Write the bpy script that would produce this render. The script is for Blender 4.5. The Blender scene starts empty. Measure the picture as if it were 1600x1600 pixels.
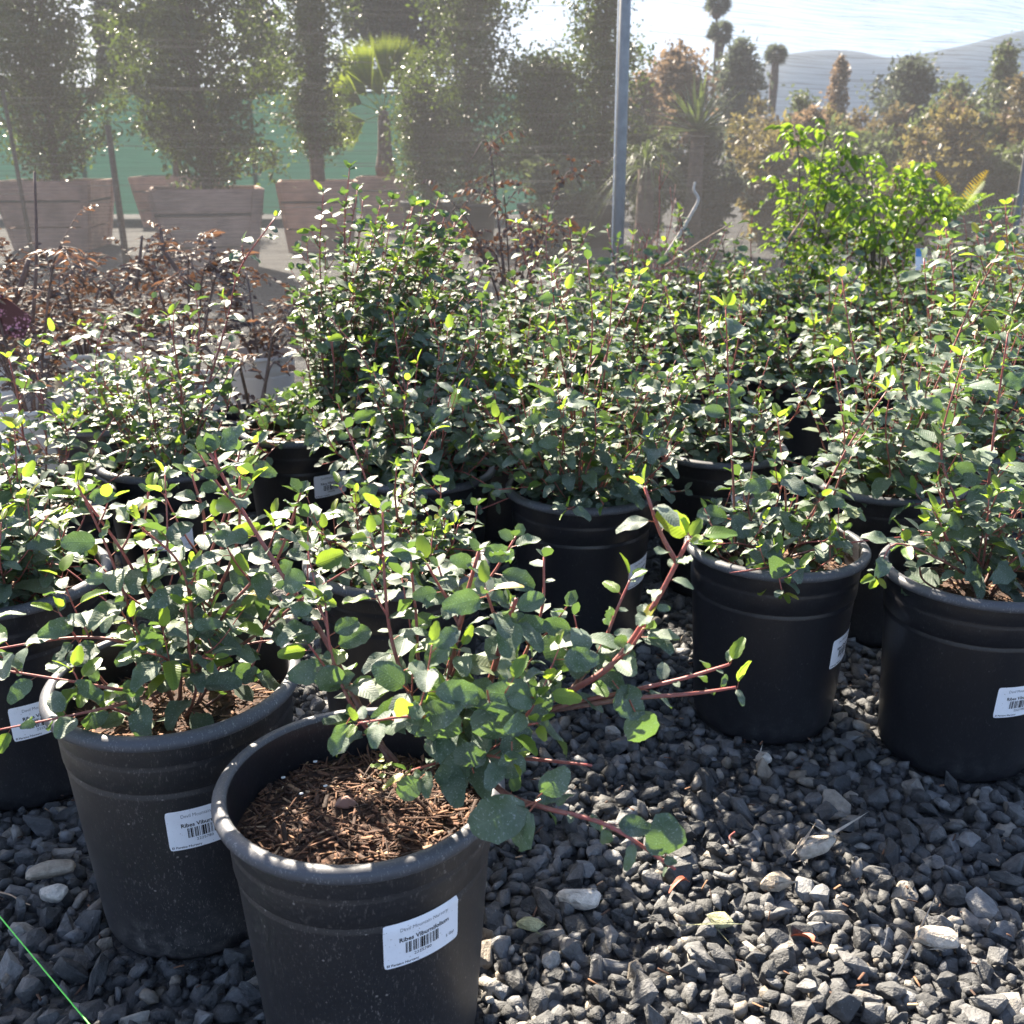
import bpy, bmesh, math, random
import numpy as np
from mathutils import Vector, Matrix, noise

# ------------------------------------------------------------------ camera, world, sun, exposure
scene = bpy.context.scene
col = scene.collection
CAM_Z, PITCH = 0.95, math.radians(19.5)
CT, ST = math.cos(PITCH), math.sin(PITCH)
cd = bpy.data.cameras.new("camera"); cam = bpy.data.objects.new("camera", cd); col.objects.link(cam)
cam.location = (0, 0, CAM_Z); cam.rotation_euler = (math.radians(90) - PITCH, 0, 0)
cd.sensor_width = 36; cd.lens = 36; cd.clip_start = 0.02; cd.clip_end = 6000
cd.dof.use_dof = True; cd.dof.focus_distance = 1.35; cd.dof.aperture_fstop = 10.5
scene.camera = cam
SUN_AZ, SUN_EL = math.radians(-27), math.radians(38)      # azimuth from +Y towards +X
w = bpy.data.worlds.new("World"); scene.world = w; w.use_nodes = True
wn = w.node_tree.nodes; wl = w.node_tree.links
sk = wn.new("ShaderNodeTexSky"); sk.sky_type = 'NISHITA'; sk.sun_disc = False
sk.sun_elevation = SUN_EL; sk.sun_rotation = SUN_AZ
sk.air_density = 0.6; sk.dust_density = 1.5; sk.ozone_density = 1.0
bg = wn["Background"]; bg.inputs[1].default_value = 0.065
wl.new(sk.outputs[0], bg.inputs[0])
sd = bpy.data.lights.new("sun", 'SUN'); sun = bpy.data.objects.new("sun", sd); col.objects.link(sun)
sd.energy = 5.0; sd.angle = math.radians(0.53); sd.color = (1.0, 0.89, 0.73)
sdir = Vector((math.sin(SUN_AZ) * math.cos(SUN_EL), math.cos(SUN_AZ) * math.cos(SUN_EL), math.sin(SUN_EL)))
sun.rotation_euler = sdir.to_track_quat('Z', 'Y').to_euler()
scene.view_settings.view_transform = 'Standard'; scene.view_settings.look = 'None'
scene.view_settings.exposure = 2.7; scene.view_settings.gamma = 1
scene.view_settings.use_curve_mapping = False
scene.render.engine = 'CYCLES'
scene.cycles.max_bounces = 8; scene.cycles.transparent_max_bounces = 12
scene.cycles.transmission_bounces = 4; scene.cycles.diffuse_bounces = 3; scene.cycles.glossy_bounces = 2
scene.cycles.volume_bounces = 0

R = random.Random(7)
rad = math.radians
def V(*a): return Vector(a)

# a pixel of the 1600-pixel photograph -> a place in the world (used to measure where things stand)
def ray(px, py):
    u, v = (px - 800) / 1600, (800 - py) / 1600
    return V(u, CT + v * ST, -ST + v * CT)
def at_z(px, py, z):
    d = ray(px, py); t = (z - CAM_Z) / d.z
    return V(0, 0, CAM_Z) + d * t
def at_y(px, py, y):
    d = ray(px, py); t = y / d.y
    return V(0, 0, CAM_Z) + d * t
def to_px(p):
    x, y, z = p[0], p[1], p[2] - CAM_Z
    Z = y * CT - z * ST
    if Z < 0.05: return (-9999, -9999, Z)
    return (800 + 1600 * x / Z, 800 - 1600 * (y * ST + z * CT) / Z, Z)

# ------------------------------------------------------------------ materials
MATS = {}
class NT:
    def __init__(s, name):
        s.m = bpy.data.materials.new(name); s.m.use_nodes = True
        s.n = s.m.node_tree.nodes; s.l = s.m.node_tree.links
        s.b = s.n["Principled BSDF"]; s.out = s.n["Material Output"]; MATS[name] = s.m
    def add(s, t, **k):
        n = s.n.new(t)
        for a, v in k.items():
            if a.startswith('_'): n.inputs[a[1:]].default_value = v
            else: setattr(n, a, v)
        return n
    def link(s, a, b): s.l.new(a, b)
    def coord(s, kind='Object'): return s.add("ShaderNodeTexCoord").outputs[kind]
    def scaled(s, vec, sc):
        m = s.add("ShaderNodeMapping"); m.inputs['Scale'].default_value = sc; s.link(vec, m.inputs[0]); return m.outputs[0]
    def noise(s, vec, scale, detail=4, rough=0.55):
        n = s.add("ShaderNodeTexNoise"); n.inputs['Scale'].default_value = scale
        n.inputs['Detail'].default_value = detail; n.inputs['Roughness'].default_value = rough
        if vec is not None: s.link(vec, n.inputs['Vector'])
        return n.outputs['Fac']
    def ramp(s, fac, stops, interp='LINEAR'):
        r = s.add("ShaderNodeValToRGB"); r.color_ramp.interpolation = interp
        e = r.color_ramp.elements
        while len(e) < len(stops): e.new(0.5)
        for i, (p, c) in enumerate(stops):
            e[i].position = p; e[i].color = (c[0], c[1], c[2], 1) if hasattr(c, '__len__') else (c, c, c, 1)
        s.link(fac, r.inputs[0]); return r.outputs[0]
    def mix(s, fac, a, b, mode='MIX'):
        m = s.add("ShaderNodeMix", data_type='RGBA', blend_type=mode)
        for i, v in ((0, fac), (6, a), (7, b)):
            if hasattr(v, 'is_linked') or hasattr(v, 'node'): s.link(v, m.inputs[i])
            elif i == 0: m.inputs[0].default_value = v
            else: m.inputs[i].default_value = (v[0], v[1], v[2], 1)
        return m.outputs[2]
    def math(s, op, a, b=0.0, clamp=False):
        m = s.add("ShaderNodeMath", operation=op, use_clamp=clamp)
        for i, v in ((0, a), (1, b)):
            if hasattr(v, 'node'): s.link(v, m.inputs[i])
            else: m.inputs[i].default_value = v
        return m.outputs[0]
    def bump(s, h, strength=0.4, dist=0.002, to=None):
        b = s.add("ShaderNodeBump"); b.inputs['Strength'].default_value = strength; b.inputs['Distance'].default_value = dist
        s.link(h, b.inputs['Height']); s.link(b.outputs[0], (to or s.b).inputs['Normal']); return b.outputs[0]
    def rnd(s):
        o = s.add("ShaderNodeObjectInfo").outputs['Random']; g = s.add("ShaderNodeNewGeometry").outputs['Random Per Island']
        return s.math('FRACT', s.math('ADD', o, g))

def simple(name, c, rough=0.6, metal=0.0, var=0.25, scale=20.0, bump=0.2, bdist=0.002, spec=0.5, rand=0.0):
    t = NT(name); co = t.coord(); n = t.noise(co, scale, 5)
    lo = [x * (1 - var) for x in c]; hi = [min(1, x * (1 + var)) for x in c]
    c1 = t.ramp(n, [(0.3, lo), (0.7, hi)])
    if rand:
        h = t.add("ShaderNodeHueSaturation"); t.link(c1, h.inputs['Color'])
        t.link(t.math('ADD', t.math('MULTIPLY', t.rnd(), 2 * rand), 1 - rand), h.inputs['Value']); c1 = h.outputs[0]
    t.link(c1, t.b.inputs['Base Color'])
    t.b.inputs['Roughness'].default_value = rough; t.b.inputs['Metallic'].default_value = metal
    t.b.inputs['Specular IOR Level'].default_value = spec
    if bump: t.bump(n, bump, bdist)
    return t.m

def leaf_mat(name, top, under, trans, tw, rough=0.42, dust=0.35, veins=True, var=0.35, stops=None, spec=0.5):
    """thin leaf: glossy blade, paler underside, light coming through"""
    t = NT(name); co = t.coord(); r = t.rnd()
    comb = t.add("ShaderNodeCombineXYZ"); t.link(t.math('MULTIPLY', r, 3.0), comb.inputs[0])
    va = t.add("ShaderNodeVectorMath", operation='ADD'); t.link(co, va.inputs[0]); t.link(comb.outputs[0], va.inputs[1])
    co2 = va.outputs[0]
    if stops: base = t.ramp(r, stops)
    else: base = t.ramp(r, [(0.0, [x * (1 - var) for x in top]), (0.6, top), (0.94, [min(1, top[0] * (1 + var) + .012), min(1, top[1] * (1 + var)), top[2]]), (1.0, [top[0] * 2.6, top[1] * 1.7, top[2] * .8])])
    mott = t.noise(co2, 90, 3)
    base = t.mix(0.35, base, t.mix(mott, [0, 0, 0], base, 'MULTIPLY'))
    height = None
    if veins:
        sx = t.add("ShaderNodeSeparateXYZ"); t.link(co, sx.inputs[0])
        ax = t.math('ABSOLUTE', sx.outputs[0])
        mid = t.math('SUBTRACT', 1.0, t.math('MULTIPLY', ax, 1500.0), True)
        ph = t.math('MULTIPLY', t.math('SUBTRACT', sx.outputs[1], t.math('MULTIPLY', ax, 0.75)), 1050.0)
        side = t.math('POWER', t.math('ABSOLUTE', t.math('SINE', ph)), 10.0)
        side = t.math('MULTIPLY', side, 0.6)
        vein = t.math('MAXIMUM', mid, side)
        base = t.mix(t.math('MULTIPLY', vein, 0.3), base, [x * 1.9 + 0.02 for x in top])
        height = t.math('ADD', t.math('MULTIPLY', vein, -0.6), t.math('MULTIPLY', mott, 0.6))
    if dust:
        film = t.noise(co2, 60, 4)
        sp = t.noise(co2, 620, 2, 0.6)
        d = t.math('ADD', t.ramp(film, [(0.30, 0.05 * dust), (0.75, 0.42 * dust)]), t.ramp(sp, [(0.60, 0.0), (0.68, 0.7 * dust)]), True)
        base = t.mix(d, base, [0.33, 0.37, 0.33])
    bf = t.add("ShaderNodeNewGeometry").outputs['Backfacing']
    if under: base = t.mix(bf, base, under)
    t.link(base, t.b.inputs['Base Color']); t.b.inputs['Roughness'].default_value = rough
    t.b.inputs['Specular IOR Level'].default_value = spec
    tr = t.add("ShaderNodeBsdfTranslucent")
    h = t.add("ShaderNodeHueSaturation"); h.inputs['Color'].default_value = (*trans, 1)
    t.link(t.math('ADD', t.math('MULTIPLY', r, 0.5), 0.72), h.inputs['Value'])
    t.link(h.outputs[0], tr.inputs[0])
    ms = t.add("ShaderNodeMixShader"); ms.inputs[0].default_value = tw
    t.link(t.b.outputs[0], ms.inputs[1]); t.link(tr.outputs[0], ms.inputs[2]); t.link(ms.outputs[0], t.out.inputs[0])
    if height is not None:
        nn = t.bump(height, 0.55, 0.0006); t.link(nn, tr.inputs['Normal'])
    return t.m

leaf_mat("mature_leaf", (0.056, 0.104, 0.058), (0.10, 0.15, 0.065), (0.17, 0.30, 0.05), 0.20, rough=0.55, dust=0.85, spec=0.32)
leaf_mat("young_leaf", (0.14, 0.24, 0.035), (0.14, 0.22, 0.04), (0.32, 0.47, 0.04), 0.40, rough=0.34, dust=0.06,
         stops=[(0, (0.10, 0.21, 0.03)), (0.8, (0.17, 0.26, 0.035)), (0.93, (0.30, 0.26, 0.03)), (1, (0.38, 0.24, 0.03))])
leaf_mat("mass_leaf", (0.056, 0.104, 0.056), (0.10, 0.15, 0.065), (0.18, 0.31, 0.05), 0.20, rough=0.57, dust=0.7, veins=False, spec=0.28)
leaf_mat("bronze_leaf", (0.13, 0.085, 0.07), (0.14, 0.09, 0.07), (0.20, 0.10, 0.055), 0.28, rough=0.55, dust=0.7, spec=0.3, veins=False,
         stops=[(0, (0.085, 0.055, 0.052)), (0.5, (0.13, 0.075, 0.065)), (0.8, (0.12, 0.10, 0.06)), (1, (0.18, 0.10, 0.06))])
leaf_mat("lime_leaf", (0.10, 0.21, 0.03), (0.13, 0.22, 0.04), (0.40, 0.60, 0.05), 0.46, rough=0.40, dust=0.1, veins=False)
leaf_mat("yellow_leaf", (0.42, 0.32, 0.04), (0.34, 0.26, 0.06), (0.42, 0.30, 0.04), 0.38, rough=0.6, dust=0.0, veins=False, spec=0.2,
         stops=[(0, (0.30, 0.29, 0.05)), (0.6, (0.46, 0.34, 0.05)), (1, (0.50, 0.26, 0.04))])
leaf_mat("laurel_leaf", (0.036, 0.064, 0.022), (0.06, 0.09, 0.03), (0.17, 0.25, 0.035), 0.28, rough=0.33, dust=0.05, veins=False, spec=0.5)
leaf_mat("dark_needle", (0.035, 0.05, 0.03), None, (0.08, 0.12, 0.03), 0.15, rough=0.5, dust=0.0, veins=False)
leaf_mat("palm_leaf", (0.08, 0.15, 0.03), (0.10, 0.16, 0.04), (0.30, 0.38, 0.04), 0.45, rough=0.75, dust=0.05, spec=0.08, veins=False,
         stops=[(0, (0.07, 0.14, 0.03)), (0.75, (0.12, 0.19, 0.03)), (1, (0.34, 0.25, 0.04))])
leaf_mat("yucca_leaf", (0.08, 0.12, 0.05), (0.10, 0.15, 0.06), (0.22, 0.30, 0.06), 0.25, rough=0.4, dust=0.1, veins=False)
AUT = {'autumn_gold': [(0, (0.10, 0.11, 0.04)), (0.55, (0.18, 0.15, 0.05)), (0.8, (0.32, 0.20, 0.05)), (1, (0.42, 0.15, 0.04))],
       'autumn_rust': [(0, (0.09, 0.10, 0.045)), (0.5, (0.14, 0.115, 0.055)), (0.75, (0.27, 0.12, 0.045)), (1, (0.42, 0.12, 0.04))],
       'olive_green': [(0, (0.06, 0.09, 0.04)), (0.7, (0.11, 0.14, 0.05)), (1, (0.20, 0.19, 0.05))],
       'brown_leaf': [(0, (0.13, 0.10, 0.06)), (0.6, (0.22, 0.15, 0.09)), (1, (0.26, 0.20, 0.10))],
       'grey_green': [(0, (0.05, 0.07, 0.05)), (1, (0.09, 0.11, 0.07))]}
for k_, st_ in AUT.items():
    c_ = st_[1][1]; leaf_mat(k_, c_, None, tuple(min(1, x * 1.9) for x in c_), 0.38, rough=0.45, dust=0.1, veins=False, stops=st_)

def stem_mat():
    t = NT("red_stem"); co = t.coord()
    a = t.add("ShaderNodeAttribute", attribute_name="age").outputs['Fac']
    n = t.noise(co, 140, 4)
    c = t.ramp(a, [(0.0, (0.075, 0.045, 0.038)), (0.35, (0.19, 0.055, 0.045)), (1.0, (0.38, 0.085, 0.07))])
    c = t.mix(t.ramp(n, [(0.4, 0.0), (0.75, 0.55)]), c, [0.24, 0.16, 0.13])
    t.link(c, t.b.inputs['Base Color']); t.b.inputs['Roughness'].default_value = 0.5
    t.bump(n, 0.3, 0.001)
stem_mat()
simple("petiole", (0.27, 0.085, 0.05), 0.5, var=0.3, scale=60, bump=0)
simple("woody_stem", (0.15, 0.105, 0.085), 0.75, var=0.4, scale=60, bump=0.4)
simple("bleached_wood", (0.52, 0.46, 0.40), 0.7, var=0.25, scale=80, bump=0.4)
simple("dry_twig", (0.34, 0.23, 0.15), 0.7, var=0.3, scale=80, bump=0.3)
simple("bark", (0.12, 0.09, 0.075), 0.85, var=0.45, scale=25, bump=0.6, bdist=0.01)
simple("palm_fibre", (0.13, 0.085, 0.065), 0.9, var=0.5, scale=18, bump=0.9, bdist=0.02)

def pot_mat(name, base, dustc, amount, rough):
    t = NT(name); co = t.coord()
    film = t.noise(co, 7, 5, 0.6)
    st = t.scaled(co, (1, 1, 0.35)); sp = t.noise(st, 520, 2, 0.65); sp2 = t.noise(st, 210, 3, 0.7)
    zone = t.ramp(film, [(0.32, 0.25), (0.68, 1.0)])
    d = t.math('ADD', t.ramp(sp, [(0.60, 0.0), (0.72, 0.55)]), t.ramp(sp2, [(0.62, 0.0), (0.74, 0.5)]), True)
    d = t.math('ADD', t.math('MULTIPLY', d, zone), t.math('MULTIPLY', zone, 0.035), True)
    d = t.math('MULTIPLY', d, amount)
    sz_ = t.add('ShaderNodeSeparateXYZ'); t.link(co, sz_.inputs[0])
    mud = t.math('MULTIPLY', t.ramp(t.math('ADD', t.math('MULTIPLY', sz_.outputs[2], 5.0), t.math('MULTIPLY', t.noise(co, 18, 5, 0.7), 1.1)), [(0.55, 0.7), (0.95, 0.0)]), t.ramp(t.noise(co, 60, 5, 0.75), [(0.42, 0.0), (0.7, 1.0)]))
    scuff = t.math('MULTIPLY', t.ramp(t.noise(t.scaled(co, (1, 1, 6)), 9, 6, 0.75), [(0.62, 0.0), (0.72, 0.5)]), t.ramp(t.noise(co, 4, 2), [(0.5, 0.0), (0.65, 1.0)]))
    d = t.math('ADD', d, t.math('MULTIPLY', t.math('ADD', mud, scuff), amount * 0.45), True)
    # dried splash marks: small rings of grit
    vo = t.add("ShaderNodeTexVoronoi"); vo.inputs['Scale'].default_value = 75; t.link(co, vo.inputs['Vector'])
    dots = t.math('MULTIPLY', t.ramp(vo.outputs['Distance'], [(0.07, 1.0), (0.13, 0.0)]), t.ramp(t.noise(co, 30, 2), [(0.52, 0.0), (0.6, 0.6)]))
    d = t.math('ADD', d, t.math('MULTIPLY', dots, amount), True)
    c = t.mix(d, base, dustc); t.link(c, t.b.inputs['Base Color'])
    rr = t.math('ADD', t.math('MULTIPLY', d, 0.4), rough); t.link(rr, t.b.inputs['Roughness'])
    t.bump(t.math('ADD', t.math('MULTIPLY', film, 0.5), t.math('MULTIPLY', sp2, 0.15)), 0.25, 0.004)
pot_mat("black_plastic_dusty", (0.017, 0.017, 0.020), (0.32, 0.285, 0.255), 1.1, 0.42)
pot_mat("black_plastic", (0.011, 0.011, 0.014), (0.25, 0.25, 0.25), 0.35, 0.36)
pot_mat("rim_plastic", (0.055, 0.057, 0.066), (0.40, 0.39, 0.38), 0.95, 0.52)
pot_mat("white_plastic", (0.66, 0.63, 0.58), (0.30, 0.26, 0.22), 0.7, 0.5)

def soil():
    t = NT("bark_soil"); co = t.coord(); n = t.noise(co, 110, 6, 0.65)
    t.link(t.ramp(n, [(0.3, (0.018, 0.011, 0.008)), (0.55, (0.06, 0.03, 0.018)), (0.8, (0.13, 0.06, 0.032))]), t.b.inputs['Base Color'])
    t.b.inputs['Roughness'].default_value = 0.95; t.bump(n, 0.8, 0.008)
    t = NT("bark_chip"); co = t.coord(); r = t.rnd()
    c = t.ramp(r, [(0, (0.035, 0.018, 0.011)), (0.35, (0.085, 0.040, 0.023)), (0.72, (0.18, 0.082, 0.043)), (0.93, (0.30, 0.16, 0.085)), (1.0, (0.52, 0.36, 0.22))])
    n = t.noise(t.scaled(co, (1, 1, 1)), 240, 4); c = t.mix(0.6, c, t.mix(t.ramp(n, [(0.25, 0.15), (0.75, 1.0)]), [0, 0, 0], c))
    t.link(c, t.b.inputs['Base Color']); t.b.inputs['Roughness'].default_value = 0.85; t.bump(n, 0.6, 0.001)
soil()
simple("perlite", (0.75, 0.74, 0.70), 0.9, var=0.1, bump=0.3)
simple("pink_stone", (0.42, 0.25, 0.19), 0.85, var=0.3, scale=130, bump=0.6, bdist=0.002)

def stone_mat(name, stops, rough=0.62, q=1.0):
    t = NT(name); co = t.coord(); r = t.rnd()
    base = t.ramp(r, stops)
    n = t.noise(co, 75 * q, 7, 0.68); n2 = t.noise(co, 330 * q, 3, 0.6)
    k = t.ramp(n, [(0.28, 0.55), (0.72, 1.45)])
    c = t.mix(1.0, base, k, 'MULTIPLY')
    dust = t.ramp(t.noise(co, 40 * q, 4), [(0.5, 0.0), (0.8, 0.22)])
    c = t.mix(dust, c, [0.30, 0.29, 0.27])
    c = t.mix(t.ramp(n2, [(0.66, 0.0), (0.74, 0.35)]), c, [0.45, 0.44, 0.42])
    t.link(c, t.b.inputs['Base Color']); t.b.inputs['Roughness'].default_value = rough
    t.bump(t.math('ADD', n, t.math('MULTIPLY', n2, 0.35)), 0.9, 0.005)
stone_mat("basalt", [(0, (0.023, 0.024, 0.025)), (0.5, (0.044, 0.045, 0.047)), (0.75, (0.092, 0.092, 0.093)), (0.89, (0.155, 0.157, 0.16)), (0.94, (0.17, 0.14, 0.105)), (1, (0.29, 0.27, 0.24))])
stone_mat("basalt_stone", [(0, (0.023, 0.024, 0.025)), (0.5, (0.044, 0.045, 0.047)), (0.75, (0.092, 0.092, 0.093)), (0.89, (0.155, 0.157, 0.16)), (0.94, (0.17, 0.14, 0.105)), (1, (0.29, 0.27, 0.24))], 0.62, 0.02)
stone_mat("tan_stone", [(0, (0.22, 0.18, 0.13)), (0.5, (0.32, 0.27, 0.21)), (1, (0.40, 0.35, 0.29))], 0.75, 0.03)
stone_mat("pale_stone", [(0, (0.42, 0.38, 0.32)), (1, (0.55, 0.50, 0.44))], 0.75, 0.03)
stone_mat("green_stone", [(0, (0.20, 0.21, 0.10)), (1, (0.33, 0.33, 0.19))], 0.75, 0.03)

def ground_mat():
    t = NT("ground_grit"); co = t.coord('Object')
    vo = t.add("ShaderNodeTexVoronoi"); vo.inputs['Scale'].default_value = 42; t.link(co, vo.inputs['Vector'])
    vo2 = t.add("ShaderNodeTexVoronoi"); vo2.inputs['Scale'].default_value = 130; t.link(co, vo2.inputs['Vector'])
    c = t.ramp(vo.outputs['Color'], [(0.1, (0.018, 0.019, 0.021)), (0.6, (0.045, 0.046, 0.05)), (1, (0.10, 0.098, 0.092))])
    n = t.noise(co, 3, 5); c = t.mix(t.ramp(n, [(0.4, 0.0), (0.8, 0.4)]), c, [0.085, 0.075, 0.066])
    t.link(c, t.b.inputs['Base Color']); t.b.inputs['Roughness'].default_value = 0.9
    h = t.math('ADD', t.math('SUBTRACT', 1.0, vo.outputs['Distance']), t.math('MULTIPLY', vo2.outputs['Distance'], -0.4))
    t.bump(h, 0.9, 0.02)
ground_mat()
simple("galvanised_steel", (0.27, 0.26, 0.245), 0.6, metal=0.0, var=0.15, scale=30, bump=0.1)
simple("white_pvc", (0.78, 0.78, 0.76), 0.5, var=0.08, bump=0)
leaf_mat("green_screen_cloth", (0.05, 0.15, 0.115), None, (0.055, 0.15, 0.115), 0.35, rough=0.8, dust=0.15, veins=False, var=0.1)
simple("black_ink", (0.012, 0.012, 0.014), 0.6, var=0.2, bump=0)
simple("grey_ink", (0.20, 0.20, 0.22), 0.6, var=0.2, bump=0)
simple("navy_ink", (0.035, 0.04, 0.07), 0.6, var=0.2, bump=0)
simple("green_string", (0.16, 0.80, 0.10), 0.45, var=0.1, scale=300, bump=0.3)
simple("dead_leaf", (0.32, 0.07, 0.03), 0.6, var=0.4, scale=120, bump=0.3)
simple("tag_blue", (0.08, 0.25, 0.55), 0.4, var=0.35, scale=60, bump=0)
simple("steel_strap", (0.05, 0.045, 0.04), 0.6, var=0.2, bump=0)

t_ = None
def paper_specks():
    t = NT("label_paper"); co = t.coord(); n = t.noise(co, 420, 2, 0.5); f = t.noise(co, 30, 4)
    c = t.mix(t.ramp(n, [(0.70, 0.0), (0.735, 0.8)]), [0.84, 0.85, 0.89], [0.22, 0.17, 0.13]); c = t.mix(t.ramp(f, [(0.5, 0.0), (0.8, 0.35)]), c, [0.62, 0.60, 0.58])
    t.link(c, t.b.inputs['Base Color']); t.b.inputs['Roughness'].default_value = 0.45; t.bump(f, 0.25, 0.003)
paper_specks()
def tag_mat():
    t = NT("flower_tag"); co = t.coord()
    vo = t.add("ShaderNodeTexVoronoi"); vo.inputs['Scale'].default_value = 130; t.link(co, vo.inputs['Vector'])
    n = t.noise(co, 22, 3)
    f = t.math('MULTIPLY', t.ramp(vo.outputs['Distance'], [(0.35, 1.0), (0.55, 0.0)]), t.ramp(n, [(0.48, 0.0), (0.55, 1.0)]))
    t.link(t.mix(f, [0.085, 0.02, 0.02], [0.62, 0.28, 0.36]), t.b.inputs['Base Color']); t.b.inputs['Roughness'].default_value = 0.35
tag_mat()
def wood(name, c):
    t = NT(name); co = t.coord(); r = t.rnd()
    g = t.noise(t.scaled(co, (3, 3, 60)), 2.2, 6, 0.6); st = t.noise(co, 4, 5)
    cc = t.ramp(g, [(0.3, [x * 0.6 for x in c]), (0.7, [x * 1.3 for x in c])])
    cc = t.mix(t.ramp(st, [(0.45, 0.0), (0.75, 0.6)]), cc, [0.13, 0.09, 0.075])
    h = t.add("ShaderNodeHueSaturation"); t.link(cc, h.inputs['Color']); t.link(t.math('ADD', t.math('MULTIPLY', r, 0.4), 0.8), h.inputs['Value'])
    t.link(h.outputs[0], t.b.inputs['Base Color']); t.b.inputs['Roughness'].default_value = 0.8; t.bump(g, 0.4, 0.004)
wood("weathered_wood", (0.62, 0.40, 0.31))

def cloth_mat():
    """open knit shade cloth: holes let the view through, dusty threads catch the light"""
    t = NT("shade_cloth_knit"); uv = t.coord('UV')
    streak = t.noise(t.scaled(uv, (0.35, 26, 1)), 4, 5, 0.7)
    streak2 = t.noise(t.scaled(uv, (0.7, 140, 1)), 3, 3, 0.7)
    blotch = t.noise(t.scaled(uv, (1, 1, 1)), 2.5, 4, 0.6)
    w1 = t.add("ShaderNodeTexWave", wave_type='BANDS', bands_direction='X'); w1.inputs['Scale'].default_value = 62; w1.inputs['Distortion'].default_value = 1.0; t.link(uv, w1.inputs['Vector'])
    w2 = t.add("ShaderNodeTexWave", wave_type='BANDS', bands_direction='Y'); w2.inputs['Scale'].default_value = 62; w2.inputs['Distortion'].default_value = 1.0; t.link(uv, w2.inputs['Vector'])
    knit = t.math('MULTIPLY', t.math('MULTIPLY', w1.outputs['Fac'], w2.outputs['Fac']), 0.14)
    f = t.math('ADD', knit, t.ramp(streak, [(0.42, 0.0), (0.58, 0.10), (0.64, 0.30), (0.75, 0.36)]))
    f = t.math('ADD', f, t.ramp(streak2, [(0.5, 0.0), (0.68, 0.2)]))
    f = t.math('ADD', f, t.math('MULTIPLY', blotch, 0.10)); f = t.math('ADD', f, 0.40, True)
    di = t.add("ShaderNodeBsdfDiffuse"); di.inputs[0].default_value = (0.05, 0.05, 0.053, 1)
    tr = t.add("ShaderNodeBsdfTranslucent"); tr.inputs[0].default_value = (0.042, 0.0425, 0.045, 1)
    a = t.add("ShaderNodeMixShader"); a.inputs[0].default_value = 0.6; t.link(di.outputs[0], a.inputs[1]); t.link(tr.outputs[0], a.inputs[2])
    tp = t.add("ShaderNodeBsdfTransparent")
    mx = t.add("ShaderNodeMixShader"); t.link(f, mx.inputs[0]); t.link(tp.outputs[0], mx.inputs[1]); t.link(a.outputs[0], mx.inputs[2])
    t.link(mx.outputs[0], t.out.inputs[0])
cloth_mat()
def hill_mat():
    t = NT("hill_scrub"); co = t.coord(); n = t.noise(co, 0.02, 6, 0.65)
    t.link(t.ramp(n, [(0.35, (0.020, 0.028, 0.020)), (0.65, (0.042, 0.042, 0.032))]), t.b.inputs['Base Color']); t.b.inputs['Roughness'].default_value = 0.95
hill_mat()

# ------------------------------------------------------------------ mesh helpers
def link(o, parent=None):
    col.objects.link(o)
    if parent is not None: o.parent = parent
    return o
def tagit(o, label=None, cat=None, group=None, kind=None):
    for k, v in (('label', label), ('category', cat), ('group', group), ('kind', kind)):
        if v: o[k] = v
    return o
def empty(name, loc, label, cat, group=None, rz=0):
    o = bpy.data.objects.new(name, None); o.location = loc; o.rotation_euler = (0, 0, rz); o.empty_display_size = 0.1
    link(o); return tagit(o, label, cat, group)
def mesh_obj(name, verts, faces, mat, parent=None, smooth=True, mats=None, fm=None):
    me = bpy.data.meshes.new(name); me.from_pydata([tuple(v) for v in verts], [], faces); me.update()
    for m in (mats or [mat]): me.materials.append(MATS[m])
    if fm is not None: me.polygons.foreach_set('material_index', fm)
    if smooth: me.polygons.foreach_set('use_smooth', [True] * len(me.polygons))
    return link(bpy.data.objects.new(name, me), parent)
def np_obj(name, verts, faces, mat, parent=None, smooth=True, mats=None, fm=None):
    """verts (N,3), faces (M,k): one mesh, fast"""
    me = bpy.data.meshes.new(name); n, k = faces.shape
    me.vertices.add(len(verts)); me.vertices.foreach_set('co', np.ascontiguousarray(verts, dtype=np.float32).ravel())
    me.loops.add(n * k); me.loops.foreach_set('vertex_index', np.ascontiguousarray(faces, dtype=np.int32).ravel())
    me.polygons.add(n); me.polygons.foreach_set('loop_start', np.arange(0, n * k, k, dtype=np.int32))
    if fm is not None: me.polygons.foreach_set('material_index', np.ascontiguousarray(fm, dtype=np.int32))
    if smooth: me.polygons.foreach_set('use_smooth', np.ones(n, dtype=bool))
    for m in (mats or [mat]): me.materials.append(MATS[m])
    me.update(calc_edges=True); me.validate()
    return link(bpy.data.objects.new(name, me), parent)
def scatter(name, tv, tf, mats4, mat, parent=None, smooth=True, kind='stuff'):
    """join copies of a template (tv, tf) under (K,4,4) matrices into ONE mesh"""
    K = len(mats4); tv = np.asarray(tv, float); tf = np.asarray(tf, int)
    M = np.asarray(mats4, float)
    vs = np.einsum('kij,nj->kni', M[:, :3, :3], tv) + M[:, None, :3, 3]
    fs = tf[None] + (np.arange(K) * len(tv))[:, None, None]
    o = np_obj(name, vs.reshape(-1, 3), fs.reshape(-1, tf.shape[1]), mat, parent, smooth)
    if kind: o['kind'] = kind
    return o
def lathe(profile, n=48):
    vs, fs = [], []
    for r, z in profile:
        for i in range(n):
            a = 2 * math.pi * i / n; vs.append((r * math.cos(a), r * math.sin(a), z))
    for j in range(len(profile) - 1):
        for i in range(n):
            k = (i + 1) % n; fs.append((j * n + i, j * n + k, (j + 1) * n + k, (j + 1) * n + i))
    return vs, fs
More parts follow.
